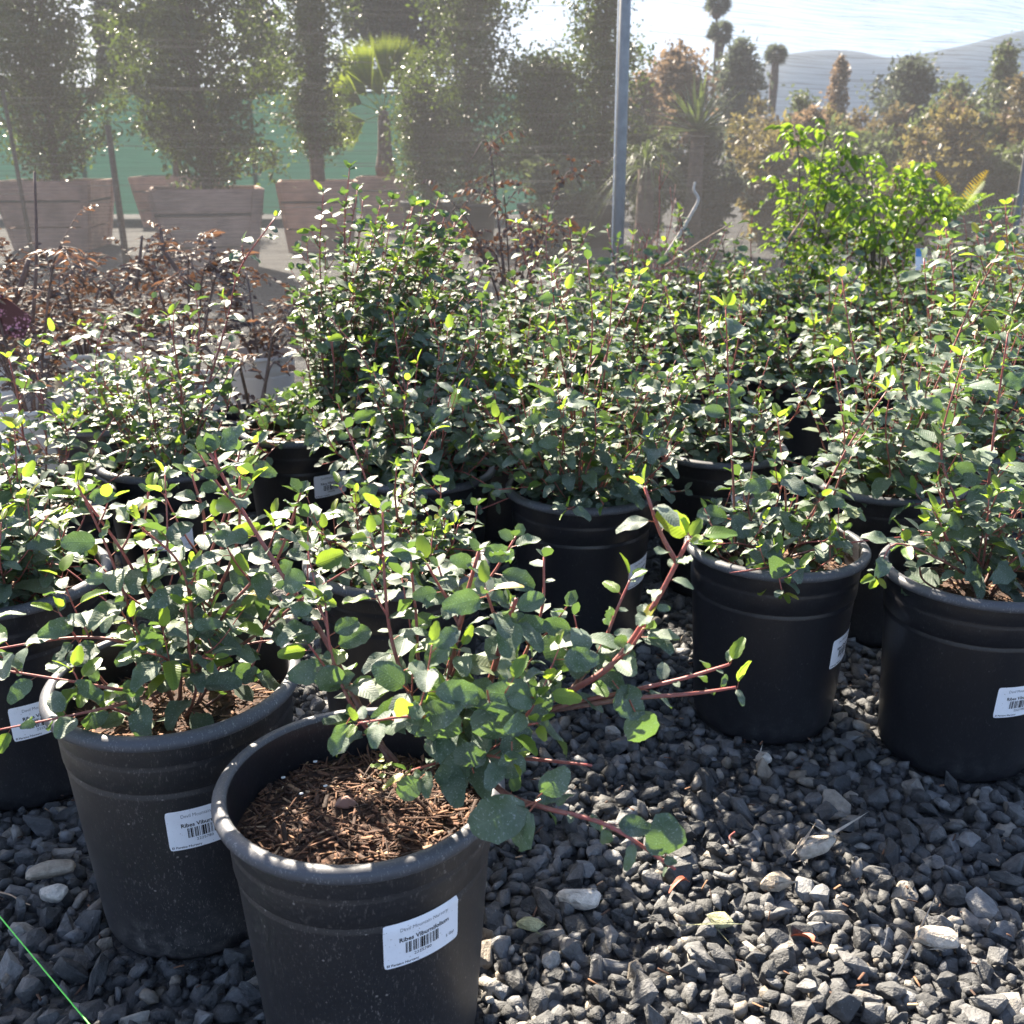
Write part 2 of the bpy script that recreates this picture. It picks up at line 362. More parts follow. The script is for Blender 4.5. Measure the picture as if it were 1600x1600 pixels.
class Tubes:
    def __init__(s): s.v, s.f, s.a = [], [], []
    def add(s, pts, r0, r1, sides=6, age0=0.0, age1=1.0, cap=True):
        pts = [Vector(p) for p in pts]; n = len(pts); up = V(0.31, 0.17, 0.93); b0 = len(s.v)
        for i, p in enumerate(pts):
            d = (pts[min(i + 1, n - 1)] - pts[max(i - 1, 0)]).normalized()
            x = d.cross(up)
            if x.length < 1e-3: x = d.cross(V(1, 0, 0))
            x.normalize(); y = d.cross(x); t = i / max(1, n - 1); r = r0 + (r1 - r0) * t
            for k in range(sides):
                a = 2 * math.pi * k / sides
                s.v.append(p + x * (r * math.cos(a)) + y * (r * math.sin(a))); s.a.append(age0 + (age1 - age0) * t)
        for i in range(n - 1):
            for k in range(sides):
                j = (k + 1) % sides
                s.f.append((b0 + i * sides + k, b0 + i * sides + j, b0 + (i + 1) * sides + j, b0 + (i + 1) * sides + k))
        if cap:
            s.f.append(tuple(b0 + k for k in range(sides))[::-1]); s.f.append(tuple(b0 + (n - 1) * sides + k for k in range(sides)))
    def build(s, name, mat, parent=None):
        o = mesh_obj(name, s.v, s.f, mat, parent)
        at = o.data.attributes.new("age", 'FLOAT', 'POINT'); at.data.foreach_set('value', s.a)
        return o
def smooth_path(pts, per=5):
    pts = [Vector(p) for p in pts]; out = []
    if len(pts) < 3:
        return [pts[0].lerp(pts[-1], i / per) for i in range(per + 1)]
    P = [pts[0] * 2 - pts[1]] + pts + [pts[-1] * 2 - pts[-2]]
    for i in range(1, len(P) - 2):
        for k in range(per):
            t = k / per; a, b, c, d = P[i - 1], P[i], P[i + 1], P[i + 2]
            out.append(0.5 * ((2 * b) + (c - a) * t + (2 * a - 5 * b + 4 * c - d) * t * t + (3 * b - a - 3 * c + d) * t ** 3))
    out.append(pts[-1]); return out
def frame(pos, d, nrm, s, sx=1.0):
    d = Vector(d).normalized(); n = Vector(nrm); n = n - d * n.dot(d)
    if n.length < 1e-4: n = d.orthogonal()
    n.normalize(); x = d.cross(n)
    m = Matrix(((x.x * s * sx, d.x * s, n.x * s, pos[0]), (x.y * s * sx, d.y * s, n.y * s, pos[1]), (x.z * s * sx, d.z * s, n.z * s, pos[2]), (0, 0, 0, 1)))
    return m

# ------------------------------------------------------------------ leaves
def leaf_mesh(name, mat, rng, L=0.035, W=0.020, rows=8, fold=0.25, curl=0.35, pet=0.009, teeth=0.05, tip=0.75, half=2, wave=0.0):
    """blade along +Y from its petiole, normal +Z"""
    vs, fs, fm = [], [], []
    ph = rng.uniform(0, 6)
    for j in range(rows + 1):
        t = j / rows
        wd = W / 2 * (max(0.0, math.sin(math.pi * t ** tip)) ** 0.52) * (1 + (teeth * (1 if j % 2 else -1) if t > 0.45 else 0))
        if j == 0: wd = W * 0.10
        if j == rows: wd = W * 0.16
        y = pet + t * L + (0.0 if j < rows else -0.02 * L)
        zc = -curl * L * t * t
        for i in range(-half, half + 1):
            x = wd * i / half
            vs.append((x, y + (0.010 * L if j == rows and i == 0 else 0), zc + fold * abs(x) + wave * W * math.sin(ph + 9 * t + 2.2 * i) * abs(i) / half + 0.00006))
    c = 2 * half + 1
    for j in range(rows):
        for i in range(2 * half):
            fs.append((j * c + i, j * c + i + 1, (j + 1) * c + i + 1, (j + 1) * c + i)); fm.append(0)
    b = len(vs); r = 0.0006
    for y, z in ((0, -0.002), (pet * 0.6, -0.0008), (pet * 1.05, 0.0)):
        for a in range(3): vs.append((r * math.cos(a * 2.094), y, z + r * math.sin(a * 2.094)))
    for j in range(2):
        for a in range(3):
            k = (a + 1) % 3; fs.append((b + j * 3 + a, b + j * 3 + k, b + j * 3 + 3 + k, b + j * 3 + 3 + a)); fm.append(1)
    me = bpy.data.meshes.new(name); me.from_pydata(vs, [], fs); me.materials.append(MATS[mat]); me.materials.append(MATS['petiole'])
    me.polygons.foreach_set('material_index', fm); me.polygons.foreach_set('use_smooth', [True] * len(fs)); me.update()
    return me
lr = random.Random(3)
MATURE = [leaf_mesh("currant_leaf", "mature_leaf", lr, W=lr.uniform(0.018, 0.026), fold=lr.uniform(0.02, 0.5), curl=lr.uniform(-0.15, 0.65), tip=lr.uniform(0.76, 0.98), wave=lr.uniform(0, 0.13)) for _ in range(12)]
YOUNG = [leaf_mesh("young_currant_leaf", "young_leaf", lr, W=lr.uniform(0.015, 0.021), L=0.033, fold=lr.uniform(0.2, 0.5), curl=lr.uniform(-0.1, 0.3), wave=0.03, teeth=0.07) for _ in range(5)]
LIME = [leaf_mesh("lime_leaf", "lime_leaf", lr, L=0.042, W=lr.uniform(0.017, 0.022), rows=5, fold=0.3, curl=lr.uniform(0.1, 0.5), teeth=0, tip=0.7) for _ in range(4)]
BRONZE = [leaf_mesh("bronze_leaflet", "bronze_leaf", lr, L=0.045, W=lr.uniform(0.008, 0.012), rows=5, fold=0.3, curl=lr.uniform(0.1, 0.6), teeth=0.12, tip=0.75) for _ in range(4)]
YELLOW = [leaf_mesh("yellow_leaf", "yellow_leaf", lr, L=0.036, W=0.024, rows=5, fold=0.3, curl=0.3, teeth=0) for _ in range(3)]
# small templates for joined foliage
LO_V = [(-.03, 0, 0), (.03, 0, 0), (-.34, .35, .06), (0, .38, -.02), (.34, .35, .06), (-.30, .72, .03), (0, .74, -.05), (.30, .72, .03), (0, 1, -.1)]
LO_F = [(0, 3, 2, 2), (0, 1, 3, 3), (1, 4, 3, 3), (2, 3, 6, 5), (3, 4, 7, 6), (5, 6, 8, 8), (6, 7, 8, 8)]
LO_F = [(0, 3, 2), (0, 1, 3), (1, 4, 3), (2, 3, 6), (2, 6, 5), (3, 4, 7), (3, 7, 6), (5, 6, 8), (6, 7, 8)]
DIA_V = [(0, 0, 0), (.25, .5, .06), (0, 1, -.05), (-.25, .5, .06), (0, .5, -.02)]
DIA_F = [(0, 1, 4), (1, 2, 4), (2, 3, 4), (3, 0, 4)]

def leaf_at(me, M, parent):
    o = bpy.data.objects.new("leaf", me); o.parent = parent; o.matrix_basis = M; col.objects.link(o); return o

def grow(paths, rng, start=0.15, gap=0.017, size=1.0, droop=0.0, side=0.0, young=3, twig_r=0.0022, upright=0.0, young_frac=0.06, dense_low=1.0):
    """paths: list of stem polylines (plant space). Returns [(Tubes of one stem with its shoots)], [(mature?, matrix)]"""
    stems, leaves = [], []
    for path in paths:
        opts = {}
        if isinstance(path, dict): opts = path; path = opts['p']
        pts = smooth_path(path, 6)
        tb = Tubes(); r0 = opts.get('r', twig_r)
        tb.add(pts, r0, r0 * 0.42, 6, 0.0, opts.get('age', 1.0))
        stems.append(tb); axes = [(pts, opts.get('start', start), opts.get('young', young))]
        ln = sum((pts[i + 1] - pts[i]).length for i in range(len(pts) - 1))
        ns = int(round(opts.get('side', side) * ln / 0.1))
        for _ in range(ns):
            i = rng.randrange(int(len(pts) * 0.2), max(int(len(pts) * 0.2) + 1, len(pts) - 2))
            d = (pts[i + 1] - pts[i]).normalized(); a = rng.uniform(0, 6.28)
            out = d.orthogonal(); out.rotate(Matrix.Rotation(a, 3, d)); out.z = abs(out.z) * 0.7 + 0.15
            L = rng.uniform(0.03, 0.11) * (1.15 - i / len(pts) * 0.6)
            dd = (out.normalized() * 0.9 + d * 0.45 + V(0, 0, 0.35)).normalized()
            q = [pts[i], pts[i] + dd * L * 0.5, pts[i] + dd * L + V(0, 0, L * 0.22)]
            q = smooth_path(q, 4); tb.add(q, r0 * 0.5, r0 * 0.28, 5, 0.4, 1.0); axes.append((q, 0.15, max(1, young - 1)))
        droop_ = opts.get('droop', droop)
        for ax, st, yg in axes:
            seg = [0.0]
            for i in range(len(ax) - 1): seg.append(seg[-1] + (ax[i + 1] - ax[i]).length)
            total = seg[-1]; s = total * st + rng.uniform(0, gap); ang = rng.uniform(0, 6.28); placed = []
            while s < total:
                i = max(k for k in range(len(seg)) if seg[k] <= s); i = min(i, len(ax) - 2)
                f = (s - seg[i]) / max(1e-6, seg[i + 1] - seg[i]); p = ax[i].lerp(ax[i + 1], f); d = (ax[i + 1] - ax[i]).normalized()
                t = s / total; ang += 2.4 + rng.uniform(-0.5, 0.5)
                out = d.orthogonal(); out.rotate(Matrix.Rotation(ang, 3, d))
                dirn = out + d * rng.uniform(0.25, 0.75) + V(0, 0, upright + 0.12 - droop_ * (1 - t) * rng.uniform(0.4, 1.3))
                dirn.z = dirn.z * 0.55 + 0.02
                nrm = V(rng.gauss(0, 0.26), rng.gauss(0, 0.26) - 0.06, 1)
                if droop_ and rng.random() < 0.55 * droop_: nrm += V(0, -1.2, -0.25)
                sz = size * opts.get('size', 1.0) * (1.22 - 0.5 * t) * rng.choice((0.55, 0.75, 0.9, 1.0, 1.1, 1.25)) * rng.uniform(0.9, 1.1)
                placed.append((t, p, dirn, nrm, sz, d))
                s += gap * rng.uniform(0.55, 1.45) * (1.0 if t > 0.35 else dense_low)
            for (t, p, dirn, nrm, sz, d) in placed:
                y = rng.random() < young_frac * (0.3 + 1.6 * t)
                leaves.append((not y, frame(p, dirn, nrm, sz)))
            tip = ax[-1]; d = (ax[-1] - ax[-2]).normalized()
            for k in range(yg):
                a = k * 6.28 / max(1, yg) + rng.uniform(0, 1); out = d.orthogonal(); out.rotate(Matrix.Rotation(a, 3, d))
                leaves.append((False, frame(tip, d * rng.uniform(0.6, 1.3) + out * 0.8 + V(0, 0, 0.25), V(0, 0, 1) + V(rng.gauss(0, .4), rng.gauss(0, .4), 0), size * rng.uniform(0.42, 0.82))))
    return stems, leaves

def auto_paths(rng, n, H, S, lean=(0, 0), base=(0, 0), z0=0.285, spread0=0.02, low=None):
    out = []
    for k in range(n // 3 if low is None else low):
        a = k * 2.4 + rng.uniform(-.5, .5); L = S * rng.uniform(0.65, 1.0); ca, sa = math.cos(a), math.sin(a)
        b = V(base[0] + .02 * ca, base[1] + .02 * sa, z0); out.append([b, b + V(ca * L * .45, sa * L * .45, rng.uniform(.03, .08)), b + V(ca * L, sa * L, rng.uniform(.0, .09))])
    for k in range(max(2, n // 6)):
        a = rng.uniform(0, 6.28); u = rng.uniform(.15, .8); h = H * (rng.uniform(1.08, 1.35) if H < 0.5 else rng.uniform(0.80, 1.02)); ex, ey = base[0] + lean[0] + S * u * math.cos(a), base[1] + lean[1] + S * u * math.sin(a)
        b = V(base[0], base[1], z0 - .01); e = V(ex, ey, z0 + h); out.append({'p': [b, b.lerp(e, .4) + V(rng.gauss(0, .012), rng.gauss(0, .012), 0), b.lerp(e, .75) + V(rng.gauss(0, .012), rng.gauss(0, .012), 0), e], 'r': 0.0026, 'start': 0.25, 'side': 0.5})
    for i in range(n):
        a = 6.283 * (i + rng.uniform(-0.35, 0.35)) / n; u = rng.uniform(0.15, 1.0) ** 0.7
        h = H * rng.uniform(0.55, 1.0) * (1.05 - 0.35 * u)
        bx, by = base[0] + spread0 * math.cos(a), base[1] + spread0 * math.sin(a)
        ex, ey = base[0] + lean[0] + S * u * math.cos(a), base[1] + lean[1] + S * u * math.sin(a)
        b = V(bx, by, z0 - 0.01); e = V(ex, ey, z0 + h)
        m1 = b.lerp(e, 0.35) + V((ex - bx) * 0.14 + rng.gauss(0, .008), (ey - by) * 0.14 + rng.gauss(0, .008), -h * 0.03)
        m2 = b.lerp(e, 0.7) + V((ex - bx) * 0.10 + rng.gauss(0, .01), (ey - by) * 0.10 + rng.gauss(0, .01), 0)
        out.append([b, m1, m2, e])
    return out

# ------------------------------------------------------------------ the black nursery pot
POT_H, POT_R = 0.33, 0.15
BODY = [(0.0, 0.0015), (0.100, 0.0), (0.111, 0.003), (0.1165, 0.012), (0.1185, 0.03), (0.1335, 0.243), (0.1345, 0.247), (0.1325, 0.250), (0.1330, 0.253), (0.1362, 0.256), (0.1375, 0.282), (0.1380, 0.285), (0.1366, 0.288), (0.1385, 0.291), (0.1398, 0.318)]
RIM = [(0.1398, 0.316), (0.1460, 0.3150), (0.1498, 0.3165), (0.1512, 0.3205), (0.1505, 0.3250), (0.1480, 0.3282), (0.1440, 0.3300), (0.1395, 0.3302), (0.1368, 0.3290), (0.1356, 0.3255), (0.1352, 0.310), (0.1325, 0.255)]
def mk(name, prof, mat, n=64):
    v, f = lathe(prof, n); me = bpy.data.meshes.new(name); me.from_pydata(v, [], f); me.materials.append(MATS[mat])
    me.polygons.foreach_set('use_smooth', [True] * len(f)); me.update(); return me
ME_BODY, ME_BODY2, ME_RIM = mk("pot", BODY, "black_plastic_dusty"), mk("pot", BODY, "black_plastic"), mk("rim", RIM, "rim_plastic")
ME_RIM.materials.append(MATS["black_plastic"]); ME_RIM.polygons.foreach_set("material_index", [1 if p.index >= 9 * 64 else 0 for p in ME_RIM.polygons])
WBODY = [(r * 0.86, z * 0.86) for r, z in BODY]; WRIM = [(r * 0.86, z * 0.86) for r, z in RIM]
ME_WBODY, ME_WRIM = mk("pot", WBODY, "white_plastic"), mk("rim", WRIM, "white_plastic")
def body_r(z):
    for (r0, z0), (r1, z1) in zip(BODY[2:], BODY[3:]):
        if z0 <= z <= z1 and z1 > z0: return r0 + (r1 - r0) * (z - z0) / (z1 - z0)
    return BODY[-1][0]

# soil surface with bark shreds
CHIP_V = [(-.5, -.5, 0), (.5, -.35, 0), (.42, .5, .1), (-.46, .38, .05), (-.38, -.4, 1), (.40, -.3, .8), (.33, .38, .9), (-.4, .3, .7)]
CHIP_F = [(0, 3, 2, 1), (4, 5, 6, 7), (0, 1, 5, 4), (1, 2, 6, 5), (2, 3, 7, 6), (3, 0, 4, 7)]
def soil_parts(parent, rng, n, z=0.272, r=0.1345, big=1.0):
    vs, fs = [(0, 0, z + 0.012)], []
    rings, seg = 7, 36
    for j in range(1, rings + 1):
        for i in range(seg):
            a = 6.2832 * i / seg; q = r * j / rings
            p = V(q * math.cos(a), q * math.sin(a), 0)
            hz = z + 0.012 * (1 - (j / rings) ** 2) + (0.006 * noise.noise(p * 26 + V(parent.location.x * 9, 0, 0)) if j < rings else 0)
            vs.append((p.x, p.y, hz))
    for i in range(seg): fs.append((0, 1 + i, 1 + (i + 1) % seg))
    for j in range(rings - 1):
        for i in range(seg):
            k = (i + 1) % seg; b = 1 + j * seg
            fs.append((b + i, b + seg + i, b + seg + k, b + k))
    mesh_obj("soil", vs, fs, "bark_soil", parent)
    Ms = []
    for _ in range(n):
        q = r * 0.985 * math.sqrt(rng.random()); a = rng.uniform(0, 6.283); x, y = q * math.cos(a), q * math.sin(a)
        L = min(0.05, rng.lognormvariate(-4.5, 0.65)) * big; wdt = rng.choice((0.0009, 0.0013, 0.002, 0.003, 0.0048)) * rng.uniform(.8, 1.2) * big; th = rng.uniform(0.0006, 0.0018) * big
        if q + L * 0.5 > r: q = max(0, r - L * 0.5); x, y = q * math.cos(a), q * math.sin(a)
        hz = z + 0.012 * (1 - (q / r) ** 2) + 0.006 * noise.noise(V(x, y, 0) * 26 + V(parent.location.x * 9, 0, 0)) + rng.uniform(-0.0005, 0.0035)
        m = Matrix.Translation((x, y, hz)) @ Matrix.Rotation(rng.uniform(0, 6.28), 4, 'Z') @ Matrix.Rotation(rng.gauss(0, 0.28), 4, 'Y') @ Matrix.Rotation(rng.gauss(0, 0.4), 4, 'X') @ Matrix.Diagonal((L, wdt, th, 1))
        Ms.append(np.array(m))
    scatter("bark_mulch", CHIP_V, CHIP_F, Ms, "bark_chip", parent, smooth=False)

# the printed sticker -------------------------------------------------
def text_flat(s, size, bold=0.0):
    c = bpy.data.curves.new("t", 'FONT'); c.body = s; c.size = size; c.offset = bold; c.align_x = 'LEFT'; c.resolution_u = 2
    o = bpy.data.objects.new("t", c); col.objects.link(o); dg = bpy.context.evaluated_depsgraph_get()
    me = bpy.data.meshes.new_from_object(o.evaluated_get(dg))
    v = [tuple(p.co[:2]) for p in me.vertices]; f = [tuple(p.vertices) for p in me.polygons]
    bpy.data.objects.remove(o); bpy.data.curves.remove(c); bpy.data.meshes.remove(me)
    w_ = max(p[0] for p in v) - min(p[0] for p in v); return v, f, w_
SW, SH = 0.084, 0.054                                     # sticker size in metres
TX = []
def put(s, size, x, y, ink, bold=0.0, center=False, width=None):
    v, f, w_ = text_flat(s, size, bold)
    k = (width / w_) if width else 1.0
    x0 = x - (w_ * k / 2 if center else 0)
    TX.append(([(x0 + p[0] * k, y + p[1]) for p in v], f, ink))
put("Devil Mountain Nursery", 0.0068, 0.001, 0.0165, 1, 0.0, True, 0.053)
put("Ribes Viburnifolium", 0.0074, 0.001, 0.0035, 0, 0.00016, True, 0.055)
put("2225780", 0.0052, -0.002, -0.0172, 0, 0.0, True, 0.019)
put("El Paraiso Nursery", 0.0042, -0.0395, -0.0246, 0, 0.00006, False, 0.033)
put("5 Gal", 0.0050, 0.025, -0.0165, 0, 0.0, False, 0.0105)
bars = [2, 1, 1, 2, 3, 1, 1, 3, 2, 1, 1, 1, 2, 2, 1, 3, 1, 1, 4, 1, 3, 2, 1, 1, 2, 3, 1, 1, 1, 3, 2, 1, 1, 2, 3, 1, 2]
x_, u_ = -0.020, 0.036 / sum(bars)
bv, bf_ = [], []
for i_, b_ in enumerate(bars):
    if i_ % 2 == 0:
        k_ = len(bv); bv += [(x_, -0.0118), (x_ + b_ * u_, -0.0118), (x_ + b_ * u_, 0.0015), (x_, 0.0015)]; bf_.append((k_, k_ + 1, k_ + 2, k_ + 3))
    x_ += b_ * u_
def sticker(parent, phi, zc, roll, sc=1.0):
    """phi: heading on the pot (0 faces the photographer, positive to the right)"""
    cr, sr = math.cos(roll), math.sin(roll)
    def wrap(u, v, lift):
        u, v = (u * cr - v * sr) * sc, (u * sr + v * cr) * sc
        z = zc + v; r = body_r(z) + lift; a = -math.pi / 2 + phi + u / r
        return (r * math.cos(a), r * math.sin(a), z)
    nx, ny = 24, 10; vs, fs = [], []
    for j in range(ny + 1):
        for i in range(nx + 1):
            u, v = -SW / 2 + SW * i / nx, -SH / 2 + SH * j / ny
            if i in (0, nx) and j in (0, ny): u *= 0.975; v *= 0.962
            vs.append(wrap(u, v, 0.0010))
    for j in range(ny):
        for i in range(nx):
            a = j * (nx + 1) + i; fs.append((a, a + 1, a + nx + 2, a + nx + 1))
    st = mesh_obj("sticker", vs, fs, "label_paper", parent)
    tv, tf, fm = [], [], []
    for v, f, ink in TX:
        b = len(tv); tv += [wrap(p[0], p[1], 0.00125) for p in v]; tf += [tuple(b + i for i in q) for q in f]; fm += [ink] * len(f)
    mesh_obj("printed_text", tv, tf, None, st, False, ["black_ink", "grey_ink"], fm)
    mesh_obj("barcode", [wrap(p[0], p[1], 0.00125) for p in bv], bf_, "black_ink", st, False)
    return st
def on_pot(px, py, base, s):
    """heading and height where the view through a pixel meets the pot's wall"""
    d = ray(px, py); 
    for i in range(4000):
        p = V(0, 0, CAM_Z) + d * (0.5 + i * 0.001) - base
        z = p.z / s
        if 0.0 < z < 0.33 and math.hypot(p.x, p.y) <= body_r(z) * s:
            return math.atan2(p.x, -p.y), z
    return 0.0, 0.15

CUR_GROUP = "potted evergreen currant shrubs"
def potted(label, px, py, s=1.0, paths=None, rng=None, chips=160, dusty=False, stick=None, limit=300, white=False, group=CUR_GROUP, cat="potted shrub", name="potted_shrub", tilt=(0, 0), soilz=0.272, growkw=None, auto=None, leafset=None):
    rng = rng or random.Random(int(px * 7 + py))
    H = POT_H * s * (0.86 if white else 1.0)
    c = at_z(px, py, H); base = V(c.x, c.y, 0.0)
    root = empty(name, base, label, cat, group); root.scale = (1, 1, 1)
    body = bpy.data.objects.new("pot", ME_WBODY if white else (ME_BODY if dusty else ME_BODY2)); link(body, root)
    rim = bpy.data.objects.new("rim", ME_WRIM if white else ME_RIM); link(rim, body)
    ov = rng.uniform(-0.015, 0.015); body.scale = (s * (1 + ov), s * (1 - ov), s); body.rotation_euler = (0, 0, 0) if stick else (rng.gauss(0, .006), rng.gauss(0, .006), rng.uniform(0, 6.28))
    k = s * (0.86 if white else 1.0)
    soil_parts(root, rng, chips, soilz * k, 0.1345 * k, 1.0 if chips > 300 else 1.5)
    if stick:
        ph, z = on_pot(stick[0], stick[1], base, s); st = sticker(root, ph, z, stick[2] if len(stick) > 2 else 0.0); st.scale = (s * (1 + ov), s * (1 - ov), s)
    P = []
    if auto: P += auto_paths(rng, **{**auto, 'z0': soilz * k + 0.01})
    if paths: P += [({**q, 'p': [Vector(a) - base for a in q['p']]} if isinstance(q, dict) else [Vector(a) - base for a in q]) for q in paths]
    if P:
        stems, leaves = grow(P, rng, **(growkw or {}))
        for tb in stems: tb.build("stem", "red_stem", root)
        mset, yset = leafset or (MATURE, YOUNG)
        put_leaves(root, leaves, mset, yset, rng, limit, base)
    return root, base

def put_leaves(root, leaves, mset, yset, rng, limit, base, mat="mass_leaf"):
    # the leaves turned to the photographer and nearest stay single; the rest become one part
    def key(lf):
        p = to_px(Vector(lf[1].translation) + base); return p[2] - 0.15 * lf[1].to_scale().y + (5 if not (-60 < p[0] < 1660 and -40 < p[1] < 1640) else 0)
    leaves = sorted(leaves, key=key)
    for m, M in leaves[:limit]:
        leaf_at(rng.choice(mset if m else yset), M, root)
    rest = leaves[limit:]
    if rest:
        S = np.array(Matrix.Diagonal((0.031, 0.031, 0.031, 1)))
        scatter("leaves", LO_V, LO_F, [np.array(M) @ S for _, M in rest], mat, root)

# ================================================================== SETTING
def grid_sheet(name, xs, ys, zf, mat):
    vs = [(x, y, zf(x, y)) for y in ys for x in xs]; n = len(xs)
    fs = [(j * n + i, j * n + i + 1, (j + 1) * n + i + 1, (j + 1) * n + i) for j in range(len(ys) - 1) for i in range(n - 1)]
    return mesh_obj(name, vs, fs, mat)
ground = grid_sheet("ground", [-2500, -200, -12, -2, 0, 2, 12, 200, 2500], [-200, -3, 0, 2, 4, 8, 20, 200, 3000], lambda x, y: 0.0, "ground_grit")
tagit(ground, "dark gravel ground under the pots running back beyond the shade cloth", None, None, 'structure')

# hills on the right
prof = [(500, 196), (760, 190), (900, 175), (1000, 168), (1060, 140), (1120, 122), (1180, 108), (1215, 86), (1250, 78), (1330, 77), (1370, 88), (1400, 91), (1440, 83), (1490, 74), (1540, 60), (1600, 46), (1700, 26), (1850, 12), (2050, 30), (2400, 90)]
hv, hf = [], []
rows_ = 9
for j in range(rows_):
    t = j / (rows_ - 1); Y = 1000 - 130 * (1 - t)
    for i, (px, py) in enumerate(prof):
        p = at_y(px, py, 1000.0); n1 = noise.noise(V(p.x * 0.02, Y * 0.02, 1.7))
        hv.append((p.x * (Y / 1000.0) if False else p.x, Y, max(-1.0, (p.z + 3 * n1) * math.sin(t * math.pi / 2) ** 1.3)))
n_ = len(prof)
for j in range(rows_ - 1):
    for i in range(n_ - 1): hf.append((j * n_ + i, j * n_ + i + 1, (j + 1) * n_ + i + 1, (j + 1) * n_ + i))
hill = mesh_obj("hills", hv, hf, "hill_scrub"); sub = hill.modifiers.new("sub", 'SUBSURF'); sub.levels = sub.render_levels = 2
tagit(hill, "low scrubby hills on the right horizon", None, None, 'structure')

# ================================================================== SHADE CLOTH AND POSTS
PATH = [V(-6.0, 3.45, 0), V(0.50, 4.78, 0), V(6.5, 8.6, 0)]
def cloth():
    vs, fs, uv = [], [], []
    nx, nz = 160, 14; top = 1.85
    L1 = (PATH[1] - PATH[0]).length; L2 = (PATH[2] - PATH[1]).length
    for j in range(nz + 1):
        for i in range(nx + 1):
            s = (L1 + L2) * i / nx
            p = PATH[0].lerp(PATH[1], s / L1) if s < L1 else PATH[1].lerp(PATH[2], (s - L1) / L2)
            z = 0.01 + top * j / nz
            off = 0.02 * math.sin(s * 3.1 + 1) * math.sin(math.pi * j / nz) + 0.012 * math.sin(s * 7.7 + z * 2)
            vs.append((p.x + 0.2 * off, p.y + 0.06 + off, z - 0.02 * abs(math.sin(s * 1.4)) * (j / nz))); uv.append((s, z))
    for j in range(nz):
        for i in range(nx):
            a = j * (nx + 1) + i; fs.append((a, a + 1, a + nx + 2, a + nx + 1))
    o = mesh_obj("shade_cloth", vs, fs, "shade_cloth_knit")
    ul = o.data.uv_layers.new(name="UVMap")
    for lp in o.data.loops: ul.data[lp.index].uv = uv[lp.vertex_index]
    tagit(o, "grey open knit shade cloth hung from posts behind the potted shrubs", "shade cloth")
cloth()
def post(label, p0, p1, r, strip=False):
    root = empty("fence_post", (p0.x, p0.y, 0), label, "post")
    b = V(p0.x, p0.y, 0); d = (p1 - p0) / (p1.z - p0.z)
    a = V(0, 0, -0.05); e = d * 1.95
    tb = Tubes(); tb.add([a, e * 0.5, e], r, r, 16); tb.build("pole", "galvanised_steel", root)
    cp = Tubes(); cp.add([e, e + d * 0.015], r * 1.08, r * 0.8, 16); cp.build("cap", "galvanised_steel", root)
    if strip:
        st = Tubes(); o = V(-r - 0.0045, -0.004, 0); st.add([a + o, e * 0.5 + o, e + o], 0.003, 0.003, 6); st.build("white_strip", "white_pvc", root)
post("grey steel post with a thin white strip down its left side, by the cloth", V(0.478, 4.70, 0), at_y(977, 0, 4.70), 0.024, True)
q0, q1 = at_y(1589, 340, 6.2), at_y(1600, 270, 6.2)
q0 = q0 + (q0 - q1) * (q0.z / (q1.z - q0.z)); post("thin grey post at the right end of the shade cloth", q0, q1, 0.019)

# ================================================================== BEYOND THE CLOTH
def leaf_cloud(name, centers, rng_np, size, mat, parent, up=0.3, tmpl=(DIA_V, DIA_F), droop=0.0, kind='stuff'):
    K = len(centers); d = rng_np.normal(size=(K, 3)); d[:, 2] -= droop; d /= np.linalg.norm(d, axis=1)[:, None]
    n = rng_np.normal(size=(K, 3)); n[:, 2] += up; n -= d * (n * d).sum(1)[:, None]; n /= np.linalg.norm(n, axis=1)[:, None]
    x = np.cross(d, n); s = size * rng_np.uniform(0.6, 1.25, K)
    M = np.zeros((K, 4, 4)); M[:, :3, 0] = x * s[:, None]; M[:, :3, 1] = d * s[:, None]; M[:, :3, 2] = n * s[:, None]; M[:, :3, 3] = centers; M[:, 3, 3] = 1
    return scatter(name, tmpl[0], tmpl[1], M, mat, parent, kind=kind)
def crown_points(rng_np, branches, per, sig):
    pts = []
    for b in branches:
        b = np.array([tuple(p) for p in b]); t = rng_np.uniform(0.12, 1, per) * (len(b) - 1); i = np.minimum(t.astype(int), len(b) - 2); f = (t - i)[:, None]
        p = b[i] * (1 - f) + b[i + 1] * f; pts.append(p + rng_np.normal(size=p.shape) * sig)
    return np.concatenate(pts)
